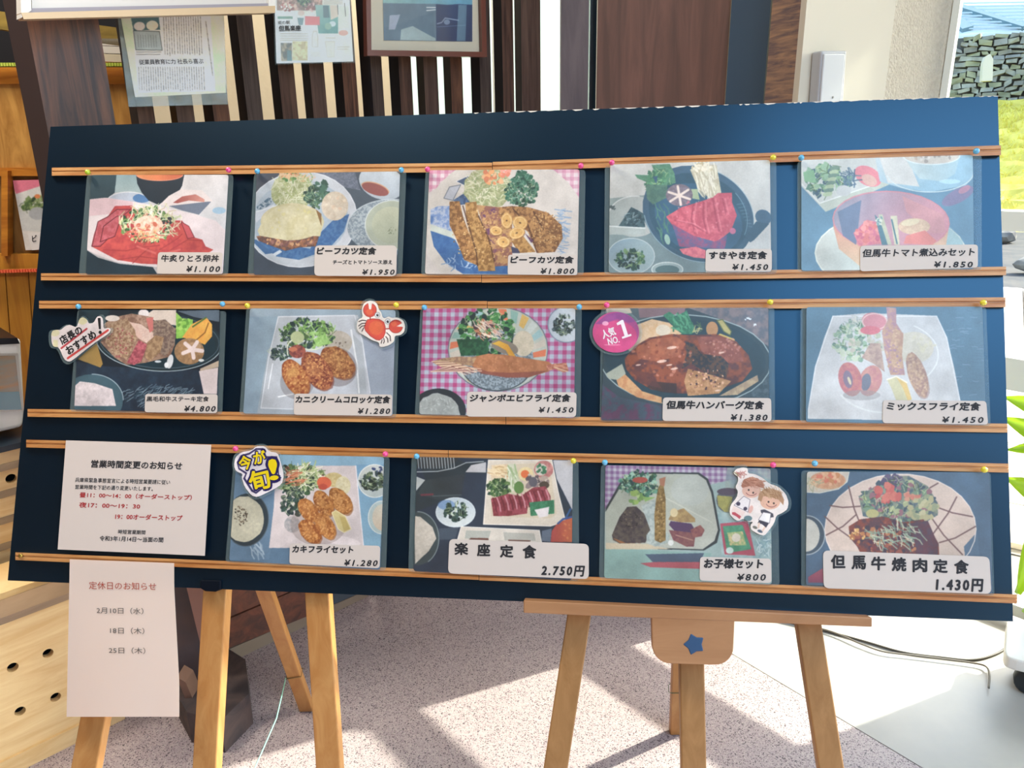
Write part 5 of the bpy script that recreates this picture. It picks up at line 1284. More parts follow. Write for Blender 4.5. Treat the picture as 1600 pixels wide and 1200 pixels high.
def p9(P):
    P.poly([(150, 120), (700, 100), (640, 180), (440, 220), (150, 460)], '4c6068'); P.poly([(190, 110), (380, 110), (400, 150), (200, 180)], 'b8ac98'); P.poly([(450, 110), (830, 110), (820, 170), (460, 190)], '7c6870')
    P.poly([(850, 110), (1500, 110), (1500, 420), (1200, 230)], '5c6470', n=.4, cell=20, c2='7c7478'); P.dabs(1330, 220, 100, 40, 6, 6, 12, ('d0dce0',)); P.poly([(150, 720), (300, 830), (640, 900), (640, 1010), (150, 1010)], '3c5464', n=.6, cell=24, c2='5c405c')
    P.poly([(1200, 800), (1500, 520), (1500, 840)], '4c6470', n=.4, cell=14, c2='34505c')
    P.ell(830, 530, 690, 365, '2c4854', rot=2, edge='9cb0b0', ew=8); P.ell(830, 530, 650, 330, '244452', rot=2)
    P.poly([(400, 260), (560, 200), (700, 230), (800, 320), (520, 380), (380, 460), (350, 420)], 'c8a478', n=.3, cell=16, c2='d0b490'); P.ell(650, 290, 60, 45, 'd0c4ac'); P.poly([(270, 680), (340, 640), (480, 780), (640, 830), (640, 880), (440, 830), (290, 740)], 'bc8458', n=.4, cell=14, c2='c89c6c'); P.poly([(190, 640), (320, 560), (350, 640), (280, 690), (210, 680)], 'a0a898')
    P.poly([(1100, 820), (1410, 650), (1420, 700), (1250, 810)], 'b8a480', n=.4, cell=12, c2='a08c74')
    P.poly([(650, 170), (700, 140), (760, 180), (840, 130), (870, 200), (920, 300), (880, 320), (800, 320), (740, 260)], '3c8468', n=.4, cell=9, c2='2c7058'); P.strands(790, 230, 90, 60, 40, 90, 12, ('4c9874', '2c6c58'), 60, 40)
    P.ell(1045, 280, 48, 60, 'b08458'); P.poly([(1085, 210), (1130, 205), (1200, 300), (1190, 330), (1140, 300)], 'b0a868', edge='5c6c48', ew=8); P.line([(1110, 330), (1215, 370)], 'c4ac58', 26); P.strands(930, 270, 40, 40, 14, 60, 6, ('b8b078', '4c6c50'))
    P.poly([(340, 520), (420, 420), (540, 350), (720, 320), (860, 330), (1080, 320), (1240, 380), (1340, 490), (1370, 600), (1290, 700), (1120, 760), (960, 800), (760, 800), (560, 770), (420, 690), (350, 600)], '8c4c38', n=.7, cell=26, c2='5c3c40')
    P.poly([(430, 430), (560, 360), (760, 340), (830, 400), (780, 500), (600, 540), (450, 520)], 'b06848', n=.4, cell=22, c2='9c5840', al=.8); P.poly([(920, 340), (1120, 340), (1260, 430), (1300, 540), (1100, 560), (960, 460)], '9c5c50', n=.5, cell=20, c2='844c44', al=.9)
    P.poly([(830, 380), (900, 400), (960, 480), (1120, 500), (1180, 560), (1160, 680), (1000, 640), (880, 560), (800, 600), (840, 480)], '2c3844', n=.8, cell=8, c2='5c4840'); P.poly([(850, 600), (1040, 650), (1200, 700), (1100, 800), (850, 820), (820, 700)], 'a0744c', n=.6, cell=12, c2='b88c60')
    P.poly([(560, 700), (760, 720), (760, 800), (640, 790), (520, 750)], '34343c', al=.8); P.poly([(380, 600), (560, 640), (640, 760), (480, 720)], '5c3c40', al=.7)
    P.dabs(640, 520, 270, 150, 60, 6, 16, ('c8846c', '6c3830', 'b46c4c', '8c4838'), al=.7); P.dabs(1130, 430, 170, 80, 50, 6, 14, ('b87c70', 'c8947c', '7c4844'), al=.7); P.dabs(1000, 680, 160, 90, 60, 5, 12, ('d09c78', '44343c', '8c5c54', 'e0b48c'))
    for x, y, r in ((640, 540, 40), (740, 600, 30), (450, 570, 22), (720, 430, 40), (1120, 470, 24), (700, 570, 24), (1090, 775, 22)): P.ell(x, y, r, r * .3, 'e8c8b4', al=.8, rot=-8)
card('hamburg steak card in a round iron dish, middle row, fourth', [(946, 482), (1200.6, 481), (1202, 658), (939, 657)], [(939, 481), (1210, 480), (1211, 660), (937, 659)], c_, '344c58', p9,
     [(1036, 621), (1205, 622), (1205.5, 658.6), (1035, 657.6)], [('但馬牛ハンバーグ定食', Z(c_, 680, 858, 1462, 922, .004), .045, .08), ('¥1.380', Z(c_, 1198, 968, 1492, 1015, .004), .045, .12, 1.3)], .7)
c_ = (1220, 460, .225)
def p10(P):
    P.strands(1300, 400, 150, 330, 60, 60, 5, ('6c8ca4', '4c7088'), 0, 10)
    P.poly([(360, 150), (600, 130), (860, 140), (1080, 150), (1150, 300), (1200, 500), (1250, 760), (1240, 880), (190, 865), (190, 800), (240, 500), (300, 300)], 'b8bcbc', g=('c4c6c4', .4, 1)); P.line([(190, 860), (190, 800), (240, 500), (360, 152), (1080, 152), (1150, 300), (1250, 780)], 'd8dcdc', 7); P.arc(720, 580, 350, 240, 'd0d4d0', 12, a0=60, a1=150); P.arc(760, 420, 330, 230, 'd4d8d4', 9, a0=-60, a1=60)
    P.leafy(500, 330, 130, 140, 90, 24, ('7c9c88', '8cac90', 'a8bca0', '5c8478', 'b8c4ac')); P.dabs(600, 330, 130, 100, 50, 10, 24, ('b8b4a4', 'a8b098', 'c4bcac', '7c9484')); P.strands(560, 210, 130, 60, 40, 60, 5, ('b4b8a8', '8c9c98', 'c8c8b8'))
    P.ell(650, 190, 90, 62, 'c48088', rot=12); P.arc(650, 190, 84, 56, 'd8b4b0', 8); P.ell(620, 250, 70, 30, 'c86c78')
    P.ell(920, 370, 140, 110, 'c0bca8', n=.15, cell=14, c2='ccc8b8'); P.dabs(980, 350, 90, 80, 14, 8, 18, ('c8c4a4', 'd0ccb8'), al=.6)
    P.poly([(730, 90), (800, 95), (800, 200), (850, 280), (840, 420), (860, 560), (760, 560), (720, 400), (700, 260), (740, 180)], 'a4808c', n=.4, cell=12, c2='b8947c'); P.poly([(790, 230), (850, 270), (840, 420), (850, 520), (770, 500), (760, 330)], 'c0a080', n=.4, cell=9, c2='b08c78'); P.dabs(780, 400, 50, 160, 60, 5, 11, ('c8a888', 'a08090', 'b4947c'))
    P.poly([(620, 340), (690, 340), (720, 540), (640, 480), (560, 440)], 'b49c8c', n=.4, cell=10, c2='a08880')
    P.fry(945, 560, 165, 62, 72, c='b8987c', d='9c7c74', l='c8ac8c')
    P.ell(620, 600, 78, 110, 'b87c80', rot=20, n=.3, cell=10, c2='c08c80'); P.ell(590, 610, 34, 60, '6c7484', rot=10); P.ell(480, 590, 80, 120, 'bc7c74', rot=-14, n=.3, cell=10, c2='b06c74'); P.ell(465, 590, 32, 62, '7c7084', rot=-10); P.ell(475, 600, 10, 30, 'c8bc9c', rot=-20)
    P.ell(560, 700, 130, 36, '8c8c8c', al=.5)
    P.poly([(735, 590), (800, 570), (870, 610), (905, 720), (890, 740), (800, 740), (770, 660)], 'c0bc94'); P.poly([(800, 572), (870, 610), (908, 730), (880, 740), (850, 660)], 'd0b46c'); P.line([(735, 592), (800, 570), (872, 612)], 'e0dcc8', 9)
card('mixed fry card with lemon on a pale square plate, middle row, far right', [(1260, 480), (1535, 479), (1541, 664), (1259, 659)], [(1251, 481), (1541, 479), (1548, 666), (1250, 660)], c_, '50788e', p10,
     [(1380, 625), (1541, 626.5), (1544, 663.6), (1379, 661)], [('ミックスフライ定食', Z(c_, 738, 748, 1385, 803, .005), .04, .08), ('¥1.450', Z(c_, 1122, 850, 1407, 890, .005), .04, .12, 1.3)], 1)
# --- row 3
c_ = (340, 680, .18337)
def p12(P):
    P.poly([(540, 150), (1430, 170), (1420, 260), (500, 260)], '7ca4b8'); P.poly([(100, 400), (560, 400), (440, 1060), (90, 1060)], '5c7c94'); P.poly([(1180, 250), (1420, 250), (1390, 950), (1240, 940)], '6c98b4', g=('7ca8bc', 0, 1)); P.strands(340, 980, 50, 60, 16, 90, 10, ('a4b8c4', '8ca4b4'), 60, 25)
    P.poly([(500, 260), (1180, 260), (1210, 600), (1245, 960), (440, 960), (480, 620)], 'c8bcb8', g=('ccc0bc', 0, 1)); P.line([(1180, 262), (1210, 600), (1245, 940)], 'dcd8d8', 8); P.ell(1070, 900, 150, 40, 'd8ccc8', rot=10)
    P.ell(250, 720, 185, 225, '2c3c44', rot=8); P.ell(230, 715, 170, 195, 'c0bca0', n=.15, cell=8, c2='b0ac94', wob=.03); P.dabs(200, 690, 60, 90, 70, 3, 8, ('4c4034', '6c5c48', '34302c')); P.arc(250, 720, 185, 225, '4c5c64', 7, rot=8, a0=-60, a1=120)
    P.leafy(700, 370, 200, 130, 130, 30, ('2c4430', '5c7444', '24342c', '94a870', '3c5c3c', '6c3c34')); P.leafy(650, 560, 110, 120, 80, 30, ('24383c', '34504c', '2c3c34', '4c5c50')); P.strands(780, 350, 150, 110, 70, 130, 8, ('c8cc98', 'a8b878', 'e0dcc0', '6c8450')); P.strands(640, 360, 90, 60, 20, 130, 8, ('a85c3c', 'c87850'), -15, 10)
    P.ell(990, 380, 85, 62, 'c8b880', n=.3, cell=7, c2='b8a468'); P.ell(1070, 430, 65, 80, 'c4b88c', n=.3, cell=7, c2='d0c8a0'); P.ell(910, 405, 62, 50, 'd05c34', rot=10); P.ell(900, 440, 40, 26, 'b84830')
    P.ell(640, 760, 70, 70, 'b4aca8', n=.3, cell=7, c2='949494')
    P.ell(860, 760, 240, 180, '6c5c54', al=.3)
    P.fry(1050, 560, 130, 78, 52, c='b87c38', d='8c5420'); P.fry(905, 580, 120, 72, 58, c='b87830', d='8c5020'); P.fry(775, 640, 115, 72, 52, c='bc7c34', d='94541f'); P.fry(920, 770, 125, 72, 58, c='c08238', d='985820'); P.fry(790, 820, 120, 76, 48, c='bc7a30', d='8c4c1c')
    P.poly([(975, 660), (1010, 640), (1090, 690), (1140, 800), (1080, 830), (1030, 800)], 'c8b878', edge='dcd0a0', ew=6); P.poly([(1040, 690), (1090, 700), (1130, 800), (1080, 820)], 'b8a45c')
    P.ell(1340, 390, 140, 140, 'b8bcb4', g=('a8b4b0', 0, 1)); P.arc(1340, 390, 140, 140, 'd4d8d0', 7); P.leafy(1330, 385, 110, 80, 80, 24, ('24302c', '3c5040', '2c3c48', '5c6c50')); P.dabs(1370, 290, 40, 20, 8, 8, 16, ('34446c',))
    P.ell(1400, 700, 115, 140, 'a8bcb8'); P.ell(1410, 700, 90, 115, 'c4c0ac', g=('ccb89c', 0, 1)); P.arc(1400, 700, 115, 140, 'd8dcd4', 6)
card('fried oyster card with rice bowl, bottom row, first dish card', [(370, 709), (600, 714), (594, 890), (358, 876)], [(366, 708), (609, 714), (603, 892), (352, 878)], c_, '54748c', p12,
     [(453, 849), (594, 853), (593, 888), (452, 881)], [('カキフライセット', Z(c_, 640, 942, 1155, 1000, .012), .045, .08), ('¥1.280', Z(c_, 1082, 1062, 1362, 1112, .012), .045, .15, 1.3)], .05)
c_ = (620, 690, .19375)
def p13(P):
    P.poly([(150, 120), (450, 130), (560, 170), (720, 150), (720, 260), (560, 250), (500, 450), (150, 560), (150, 380), (230, 300)], '2c3c44'); P.ell(250, 130, 250, 80, '343c40'); [P.line([(170 + i * 24, 130), (178 + i * 24, 215)], '9ca4a4', 7) for i in range(13)]; P.line([(150, 245), (330, 240), (460, 215), (560, 170), (700, 160)], 'a8b0b0', 7)
    P.poly([(555, 245), (600, 190), (720, 165), (720, 250)], 'b4b4b4'); P.poly([(155, 280), (230, 310), (155, 400)], 'b0b8b4'); P.poly([(170, 420), (230, 310), (550, 260), (520, 440), (330, 470)], '38484c', g=('303c44', 1, 0)); P.line([(200, 430), (290, 425)], '6c3c48', 16); P.line([(290, 440), (520, 430)], '4c5c60', 8)
    P.poly([(1260, 150), (1430, 150), (1420, 560), (1290, 300)], 'b4b4b4'); P.poly([(1285, 310), (1410, 560), (1390, 600), (1340, 560)], '2c3c48'); P.line([(1400, 545), (1360, 620)], '2c5c8c', 14)
    P.poly([(740, 150), (1250, 150), (1300, 400), (1360, 640), (1240, 680), (700, 665), (720, 400)], 'cfc4b0', edge='e0d8c8', ew=8); P.poly([(760, 190), (1230, 170), (1290, 580), (1240, 620), (760, 600)], 'c8b898', al=.7)
    P.poly([(765, 190), (900, 180), (960, 300), (860, 330), (760, 290)], 'd0b48c', n=.3, cell=8, c2='dcc8a4'); P.strands(850, 235, 80, 50, 40, 120, 9, ('e0ccA0', 'c09c6c', 'd8c08c'), 10, 12)
    P.poly([(900, 180), (960, 180), (1000, 400), (900, 400)], 'c8ccb0', al=.9); P.strands(930, 300, 60, 90, 30, 100, 10, ('dce0c8', '98b07c', 'b8c49c'), 70, 20)
    P.leafy(820, 370, 90, 75, 60, 26, ('2c4c34', '3c6440', '244038', '5c7c48')); P.ell(1040, 260, 60, 55, 'dcc890'); P.ell(1035, 262, 34, 32, 'dc6c34'); P.ell(1185, 225, 78, 72, 'b06c68', n=.4, cell=9, c2='c89084'); P.ell(1165, 225, 48, 48, 'c8c0b0'); P.dabs(1165, 225, 40, 40, 14, 8, 16, ('4c8c64', '3c7454')); P.dabs(1120, 320, 110, 45, 40, 12, 26, ('8c7c78', 'c8b8a4', '5c5458', 'b09c8c')); P.ell(1190, 350, 40, 30, '4c443c'); P.ell(1100, 325, 34, 40, '5c5c64'); P.ell(985, 370, 40, 50, '5c8448')
    P.poly([(760, 460), (900, 420), (1000, 440), (1100, 370), (1200, 360), (1240, 440), (1240, 500), (1060, 500), (1050, 580), (900, 600), (780, 600)], '9c4854', n=.5, cell=10, c2='7c343c')
    for i in range(14):
        x = 775 + i * 33; y = 455 - i * 5; P.line([(x, y), (x + 22, y + 60), (x + 30, y + 110)], 'c4848c' if i % 2 else '6c2c38', 11)
    P.poly([(1070, 490), (1270, 470), (1270, 580), (1080, 600)], '2c6c4c', n=.3, cell=9, c2='3c8460'); P.poly([(1110, 550), (1230, 525), (1220, 600), (1150, 615)], 'd4ccc8')
    P.ell(475, 570, 158, 118, 'a8b8c0', rot=2, g=('c8d0cc', .2, 1)); P.arc(475, 570, 158, 118, 'c8d4d4', 7); P.ell(400, 510, 70, 40, '4c78ac', al=.6); P.leafy(480, 560, 95, 75, 60, 26, ('1f3438', '34504c', '2c4440', '44605c'))
    P.ell(170, 780, 170, 215, '3c4c50'); P.arc(170, 780, 170, 215, '7c8c8c', 7, a0=-90, a1=60); P.poly([(140, 600), (190, 605), (290, 690), (320, 780), (260, 880), (150, 985)], 'c4bcac', n=.15, cell=8, c2='b4ac9c')
    P.poly([(520, 685), (1150, 715), (1170, 820), (490, 790)], 'ccc4b4', edge='dcd8cc', ew=6); P.poly([(560, 715), (760, 720), (740, 785), (550, 780)], 'a8aca0'); P.poly([(860, 730), (1110, 740), (1120, 800), (870, 795)], 'a8a89c'); P.poly([(600, 775), (740, 778), (740, 795), (580, 790)], '6c4c44'); P.poly([(900, 790), (1080, 795), (1080, 806), (900, 802)], '6c4c44')
    P.poly([(1240, 810), (1250, 720), (1300, 650), (1420, 610), (1420, 810)], 'a84444', g=('b8603c', 1, 0)); P.line([(1300, 660), (1340, 625), (1420, 605)], '34548c', 14); P.dabs(1370, 720, 40, 60, 12, 8, 18, ('c87848', 'b85c3c'))
    P.poly([(340, 700), (500, 690), (470, 790), (340, 790)], '4c5c68', al=.6); P.poly([(1170, 720), (1250, 700), (1240, 810), (1170, 800)], '5c6c7c')
card('set meal card with sliced raw beef and rice, bottom row, middle', [(652, 714), (895, 719), (893, 907), (646, 892)], [(643, 713), (904, 720), (905, 908), (638, 893)], c_, '2c3c4c', p13,
     [(702, 842), (920, 850), (920, 905), (700, 896)], [('楽', Z(c_, 468, 818, 572, 912), .04, 0), ('座', Z(c_, 650, 825, 750, 922), .04, 0), ('定', Z(c_, 835, 836, 937, 932), .04, 0), ('食', Z(c_, 1018, 838, 1122, 940), .04, 0), ('2.750円', Z(c_, 1172, 998, 1508, 1080, .02), .045, .08, 1.3)], .35)
c_ = (920, 700, .2)
def p14(P):
    P.gingham([(120, 120), (1440, 120), (1440, 240), (1100, 250), (120, 480)], 'a8a8b0', '7c5c88', 22, al=.5); P.poly([(1080, 150), (1430, 150), (1430, 400), (1050, 400)], '8c9c94', n=.5, cell=30, c2='748890', al=.8)
    P.poly([(120, 780), (960, 820), (870, 1050), (120, 1010)], '7ca098'); P.poly([(400, 900), (870, 860), (880, 945), (480, 930)], 'a0505c'); P.poly([(440, 830), (900, 820), (870, 890), (500, 890)], '44586c')
    P.poly([(1000, 500), (1430, 540), (1430, 870), (1040, 850)], '84a4a4', n=.4, cell=26, c2='9cb4b0'); P.strands(1370, 740, 60, 110, 40, 60, 6, ('c8d8d8', '6c949c', 'a8c0c0'))
    P.ell(1090, 410, 95, 95, '545c64'); P.poly([(1000, 370), (1120, 380), (1110, 500), (1060, 500), (1010, 450)], 'a09c54', n=.3, cell=12, c2='8c8c50'); P.ell(1085, 340, 85, 28, '4c4858')
    P.poly([(1025, 590), (1240, 570), (1300, 840), (1060, 830)], 'a84c60'); P.poly([(1045, 610), (1200, 600), (1270, 790), (1080, 820)], '4c9474', n=.5, cell=12, c2='3c8468'); P.poly([(1080, 660), (1200, 650), (1230, 760), (1100, 760)], '8ca870', n=.6, cell=8, c2='c8b480'); P.ell(1150, 700, 34, 34, 'ccc4b0'); P.ell(1100, 800, 30, 26, 'b8d0c4')
    P.poly([(130, 470), (250, 260), (320, 200), (500, 190), (860, 192), (930, 240), (970, 340), (1025, 640), (1000, 740), (900, 800), (130, 780)], '2c3c44'); P.poly([(130, 500), (260, 280), (330, 212), (500, 200), (850, 205), (915, 250), (955, 350), (1008, 640), (980, 725), (890, 790), (130, 770)], '9ca494', g=('a8aca0', .6, .3))
    P.ell(790, 330, 150, 120, 'a4aca4', al=.7); P.line([(600, 390), (960, 580)], 'b4b8a8', 9); P.poly([(130, 740), (460, 750), (640, 790), (130, 790)], 'b8ac90')
    P.leafy(400, 280, 160, 100, 120, 26, ('2c5c50', '3c7464', '5c9480', '24484c', '8cb4a0')); P.ell(400, 250, 60, 24, 'a04c44'); P.dabs(380, 380, 60, 50, 14, 14, 30, ('8cac5c', '6c9454', 'a8c07c')); P.poly([(420, 380), (520, 385), (440, 420)], '7ca45c')
    P.poly([(180, 680), (240, 540), (300, 460), (370, 455), (440, 520), (490, 640), (440, 740), (240, 745), (190, 720)], '3c3c44', n=.5, cell=10, c2='54504c'); P.dabs(330, 560, 90, 70, 60, 3, 8, ('6c6458', '2c3038')); P.poly([(185, 700), (240, 742), (440, 742), (300, 745)], '8c5c3c')
    P.poly([(410, 450), (520, 400), (520, 560), (630, 680), (620, 740), (520, 770), (450, 740), (450, 680), (480, 640)], 'a8b4ac', n=.4, cell=8, c2='8c9c98')
    P.fry(0, 0, 0, 0, pts=[(545, 300), (580, 270), (600, 400), (600, 720), (560, 740), (515, 720), (512, 520), (525, 400)], c='8c7448', d='6c5838', l='a88c58'); P.dabs(558, 520, 38, 200, 120, 4, 9, ('a89060', '6c5838', '8c7444')); P.poly([(550, 240), (600, 225), (590, 300), (555, 290)], 'a07058')
    P.poly([(620, 560), (650, 500), (740, 470), (830, 550), (830, 580), (720, 580)], 'a08858', n=.4, cell=9, c2='8c7450'); P.ell(665, 505, 30, 34, 'c4b488')
    P.poly([(625, 600), (640, 570), (800, 590), (830, 640), (800, 690), (700, 680)], '4c3c5c'); P.poly([(625, 640), (800, 660), (830, 700), (820, 770), (760, 770), (660, 720)], '7c5454', n=.3, cell=12, c2='6c4450'); P.poly([(790, 640), (870, 600), (905, 640), (880, 690), (820, 700)], '744850', n=.3, cell=9, c2='8c5c58'); P.line([(680, 680), (810, 720)], 'a07c6c', 9)
    P.ell(640, 740, 22, 22, 'c8ccc4')
card('children set card with a checked cloth and square tray, bottom row, fourth', [(946, 727), (1204, 732), (1206, 913), (944, 903)], [(939, 726), (1215, 732), (1218, 915), (936, 904)], c_, '8ca4a0', p14,
     [(1094, 870), (1205, 873), (1205.6, 911), (1093, 907)], [('お子様セット', Z(c_, 903, 866, 1360, 938, .006), .045, .05), ('¥800', Z(c_, 1162, 984, 1382, 1034, .006), .04, .12, 1.3)], .7)
c_ = (1240, 710, .225)
def p15(P):
    P.poly([(90, 120), (385, 120), (370, 190), (310, 240), (180, 268), (90, 262)], 'b8b0a0', edge='c8ccc0', ew=6); P.ell(235, 180, 125, 62, 'b88464', n=.4, cell=10, c2='c89c74'); P.dabs(240, 170, 90, 40, 26, 9, 20, ('c46c54', 'd0a07c', 'b87c50')); P.strands(140, 200, 50, 40, 20, 60, 6, ('8c9478', 'b8a888'))
    P.ell(90, 560, 125, 135, '3c5464'); P.arc(90, 560, 125, 135, 'a0acb0', 7, a0=-90, a1=90); P.ell(85, 560, 95, 115, 'b8b8ac'); P.poly([(100, 850), (200, 790), (210, 890), (100, 890)], 'a05464', g=('7c4460', 0, 1))
    P.ell(740, 520, 525, 385, 'cbb8aa', g=('c8b4a4', 1, 1)); P.poly([(1180, 640), (1270, 540), (1290, 700), (1190, 720)], '4c6c84'); P.arc(740, 520, 525, 385, 'dccfc4', 6)
    L = '6c5458'
    for q in ([(380, 220), (420, 380), (460, 480)], [(250, 355), (340, 368), (460, 360)], [(215, 430), (300, 510), (390, 575)], [(225, 560), (340, 500), (430, 420)], [(990, 365), (1100, 405), (1240, 432)], [(1130, 295), (1070, 410), (960, 560)], [(945, 425), (1040, 560), (1170, 695)], [(1010, 612), (1120, 580), (1260, 500)], [(930, 240), (1000, 200)]): P.line(q, L, 9)
    P.poly([(450, 290), (600, 200), (630, 150), (800, 150), (930, 220), (1000, 340), (1000, 420), (900, 480), (700, 470), (480, 430)], '7c8878', n=.6, cell=16, c2='4c6470'); P.leafy(720, 330, 260, 150, 150, 30, ('4c6868', '6c8c74', '3c5464', '9ca47c', '8c6470')); P.dabs(900, 370, 110, 80, 40, 14, 30, ('a8a47c', 'b4b088', '8c9878')); P.leafy(680, 180, 60, 40, 30, 26, ('5c5470', '4c4c68'))
    P.dabs(660, 270, 80, 60, 16, 18, 38, ('b85c58', 'c06c60', 'a84c54'), .6); P.dabs(810, 290, 50, 26, 8, 14, 26, ('bc7464', 'c08870')); P.ell(545, 410, 45, 30, 'a8a470')
    P.poly([(380, 500), (460, 450), (620, 430), (760, 470), (900, 450), (960, 540), (1005, 620), (1010, 700), (470, 700), (440, 640), (390, 580)], '54404c', n=.8, cell=16, c2='7c4440')
    P.dabs(680, 580, 280, 110, 110, 8, 22, ('6c3c44', '8c5048', '3c3c4c', 'a87050', '44344c')); P.poly([(800, 480), (930, 460), (1000, 620), (1000, 700), (860, 690)], '4c4458', n=.4, cell=14, c2='5c3c4c'); P.strands(700, 560, 200, 90, 60, 100, 7, ('c8c4a8', '6c8c7c', 'a8b494', '8ca890'), 40, 50); P.dabs(450, 560, 60, 60, 20, 8, 16, ('c89c5c', 'a87048', 'dcb47c'))
card('grilled beef card on a cream plate with crossing lines, bottom row, far right', [(1261, 737), (1546, 738), (1551, 928), (1259, 914)], [(1252, 735), (1548, 738), (1554, 931), (1252, 917)], c_, '44647c', p15,
     [(1286, 860), (1546, 870), (1549, 928), (1287, 919)], [(ch_, Z(c_, x, 700 + i * 6, x + 95, 790 + i * 6.2), .04, 0) for i, (ch_, x) in enumerate(zip('但馬牛焼肉定食', (262, 405, 542, 685, 830, 972, 1118)))] + [('1.430円', Z(c_, 993, 862, 1312, 946, .02), .045, .04, 1.3)], 1)

# ================================================================== NOTICES
M_paper = mat('notice_paper', 'e2d6cc', .8, trans=.2)
M_paper2 = mat('notice_paper_lower', 'f6e8dc', .8, trans=.4)
M_red = mat('red_ink', 'a82a2a', .7)
N1 = Pl(BO + BN * .0108, BN)
n1 = thing('paper_notice', 'white paper notice of changed opening hours taped at the left of the bottom row', 'notice', tuple(BP.at(205, 864, .01)))
sheet('paper', [(103, 688), (330, 695), (320, 868.5), (90, 858.5)], N1, 0, M_paper, n1, .0004)
c_ = (70, 670, .175)
def t1(s, x0, y0, x1, y1, mt=M_ink, b=.015, sl=.026, sk=0.05): text(s, Z(c_, x0, y0, x1, y1, sl), N1, mt, n1, .0004, b, sk)
t1('営業時間変更のお知らせ', 415, 278, 1225, 345, b=.03)
t1('兵庫県緊急事態宣言による時短営業要請に従い', 272, 435, 1118, 476, b=.012)
t1('営業時間を下記の通り変更いたします。', 272, 498, 965, 538, b=.012)
t1('昼11：00～14：00（オーダーストップ）', 312, 566, 1312, 612, M_red, .03)
t1('夜17：00～19：30', 308, 655, 850, 702, M_red, .03)
t1('19：00オーダーストップ', 630, 758, 1228, 806, M_red, .03)
t1('時短営業期間', 655, 900, 898, 938, b=.015)
t1('令和3年1月14日～当面の間', 490, 955, 1057, 1000, b=.02)
# hanging notice, a curved sheet
n2 = thing('paper_notice', 'white paper notice of closing days hanging below the lower left edge of the board', 'notice', tuple(BP.at(190, 1120, .01)))
def hang(s, t):
    """s across, t downwards"""
    xl = 109 + (104 - 109) * t; xr = 272 + 8 * min(1, max(0, t - .15) * 1.6)
    yt = 874 + 6 * s; yb = 1120
    px = xl + (xr - xl) * s; py = yt + (yb - yt) * t
    wv = .011 + .012 * max(0, t - .2) * math.sin(s * 2.6) + .010 * max(0, t - .55) * (s > .8) * (s - .8) * 5
    return px, py, wv
vs, fs = [], []; NS, NT = 20, 24
for j in range(NT + 1):
    for i in range(NS + 1):
        px, py, wv = hang(i / NS, j / NT); vs.append(on_board(px, py, wv))
nn = len(vs); vs += [v - BN * .0004 for v in vs]
for j in range(NT):
    for i in range(NS):
        a = j * (NS + 1) + i; b, c, d = a + 1, a + NS + 2, a + NS + 1
        fs.append((d, c, b, a)); fs.append((a + nn, b + nn, c + nn, d + nn))
mk('paper', vs, fs, M_paper2, n2, smooth=True)
class Curved:
    n = BN
    def at(s, px, py, w=0.0):
        t = min(1, max(0, (py - 876) / 243)); ss = min(1, max(0, (px - (109 - 5 * t)) / (163 + 8 * t)))
        return on_board(px, py, hang(ss, t)[2] + w)
CU = Curved()
M_inkr = mat('brick_red_ink', 'a8442e', .7); M_inkg2 = mat('soft_grey_ink', '54504c', .7)
text('定休日のお知らせ', [(139, 908.5), (244, 910.5), (244, 922.5), (139, 920.5)], CU, M_inkr, n2, .0012, .006)
text('2月10日（水）', [(151, 948.5), (224, 950), (224, 960), (151, 958.5)], CU, M_inkg2, n2, .0012, .004)
text('18日（木）', [(172, 980), (225.5, 981), (225.5, 991), (172, 990)], CU, M_inkg2, n2, .0012, .004)
text('25日（木）', [(170, 1011), (227, 1012), (227, 1022), (170, 1021)], CU, M_inkg2, n2, .0012, .004)

# ================================================================== STICKERS
def sticker(name, label, outline, crop, base, paint, w=.0135, grow=1.10, veil=0, tilt=None):
    pl = Pl(BO + BN * w, BN)
    px = [(crop[0] + x * crop[2], crop[1] + y * crop[2]) for x, y in outline]
    px = [tuple(p) for p in smooth2(px)]
    cx = sum(p[0] for p in px) / len(px); cy = sum(p[1] for p in px) / len(px)
    root = thing(name, label, 'sticker', tuple(pl.at(cx, cy)))
    xs = [p[0] for p in px]; ys = [p[1] for p in px]
    q = [(min(xs), min(ys)), (max(xs), min(ys)), (max(xs), max(ys)), (min(xs), max(ys))]
    P = Paint(q, pl, crop, base, res=2800, veil=veil); paint(P)
    gq = [(cx + (x - cx) * grow, cy + (y - cy) * grow) for x, y in px]
    prism('film', pl.quad(gq, 0), -pl.n * .0006, M_film, root)
    pts = pl.quad(px, .0012); prism('print', pts, -pl.n * .0008, P.material('sticker_print', .35, .5), root, uv=[P.uv(p) for p in pts] * 2)
    return root, pl
def smooth2(p):
    n = len(p); o_ = []
    for i in range(n):
        a, b = V(*p[i]), V(*p[(i + 1) % n]); o_ += [a * .8 + b * .2, a * .2 + b * .8]
    return o_
def zq(c, x0, y0, x1, y1, ang):
    cx, cy = (x0 + x1) / 2, (y0 + y1) / 2; t = math.radians(ang); o_ = []
    for a, b in ((x0, y0), (x1, y0), (x1, y1), (x0, y1)):
        dx, dy = a - cx, b - cy; o_.append((c[0] + (cx + dx * math.cos(t) - dy * math.sin(t)) * c[2], c[1] + (cy + dx * math.sin(t) + dy * math.cos(t)) * c[2]))
    return o_
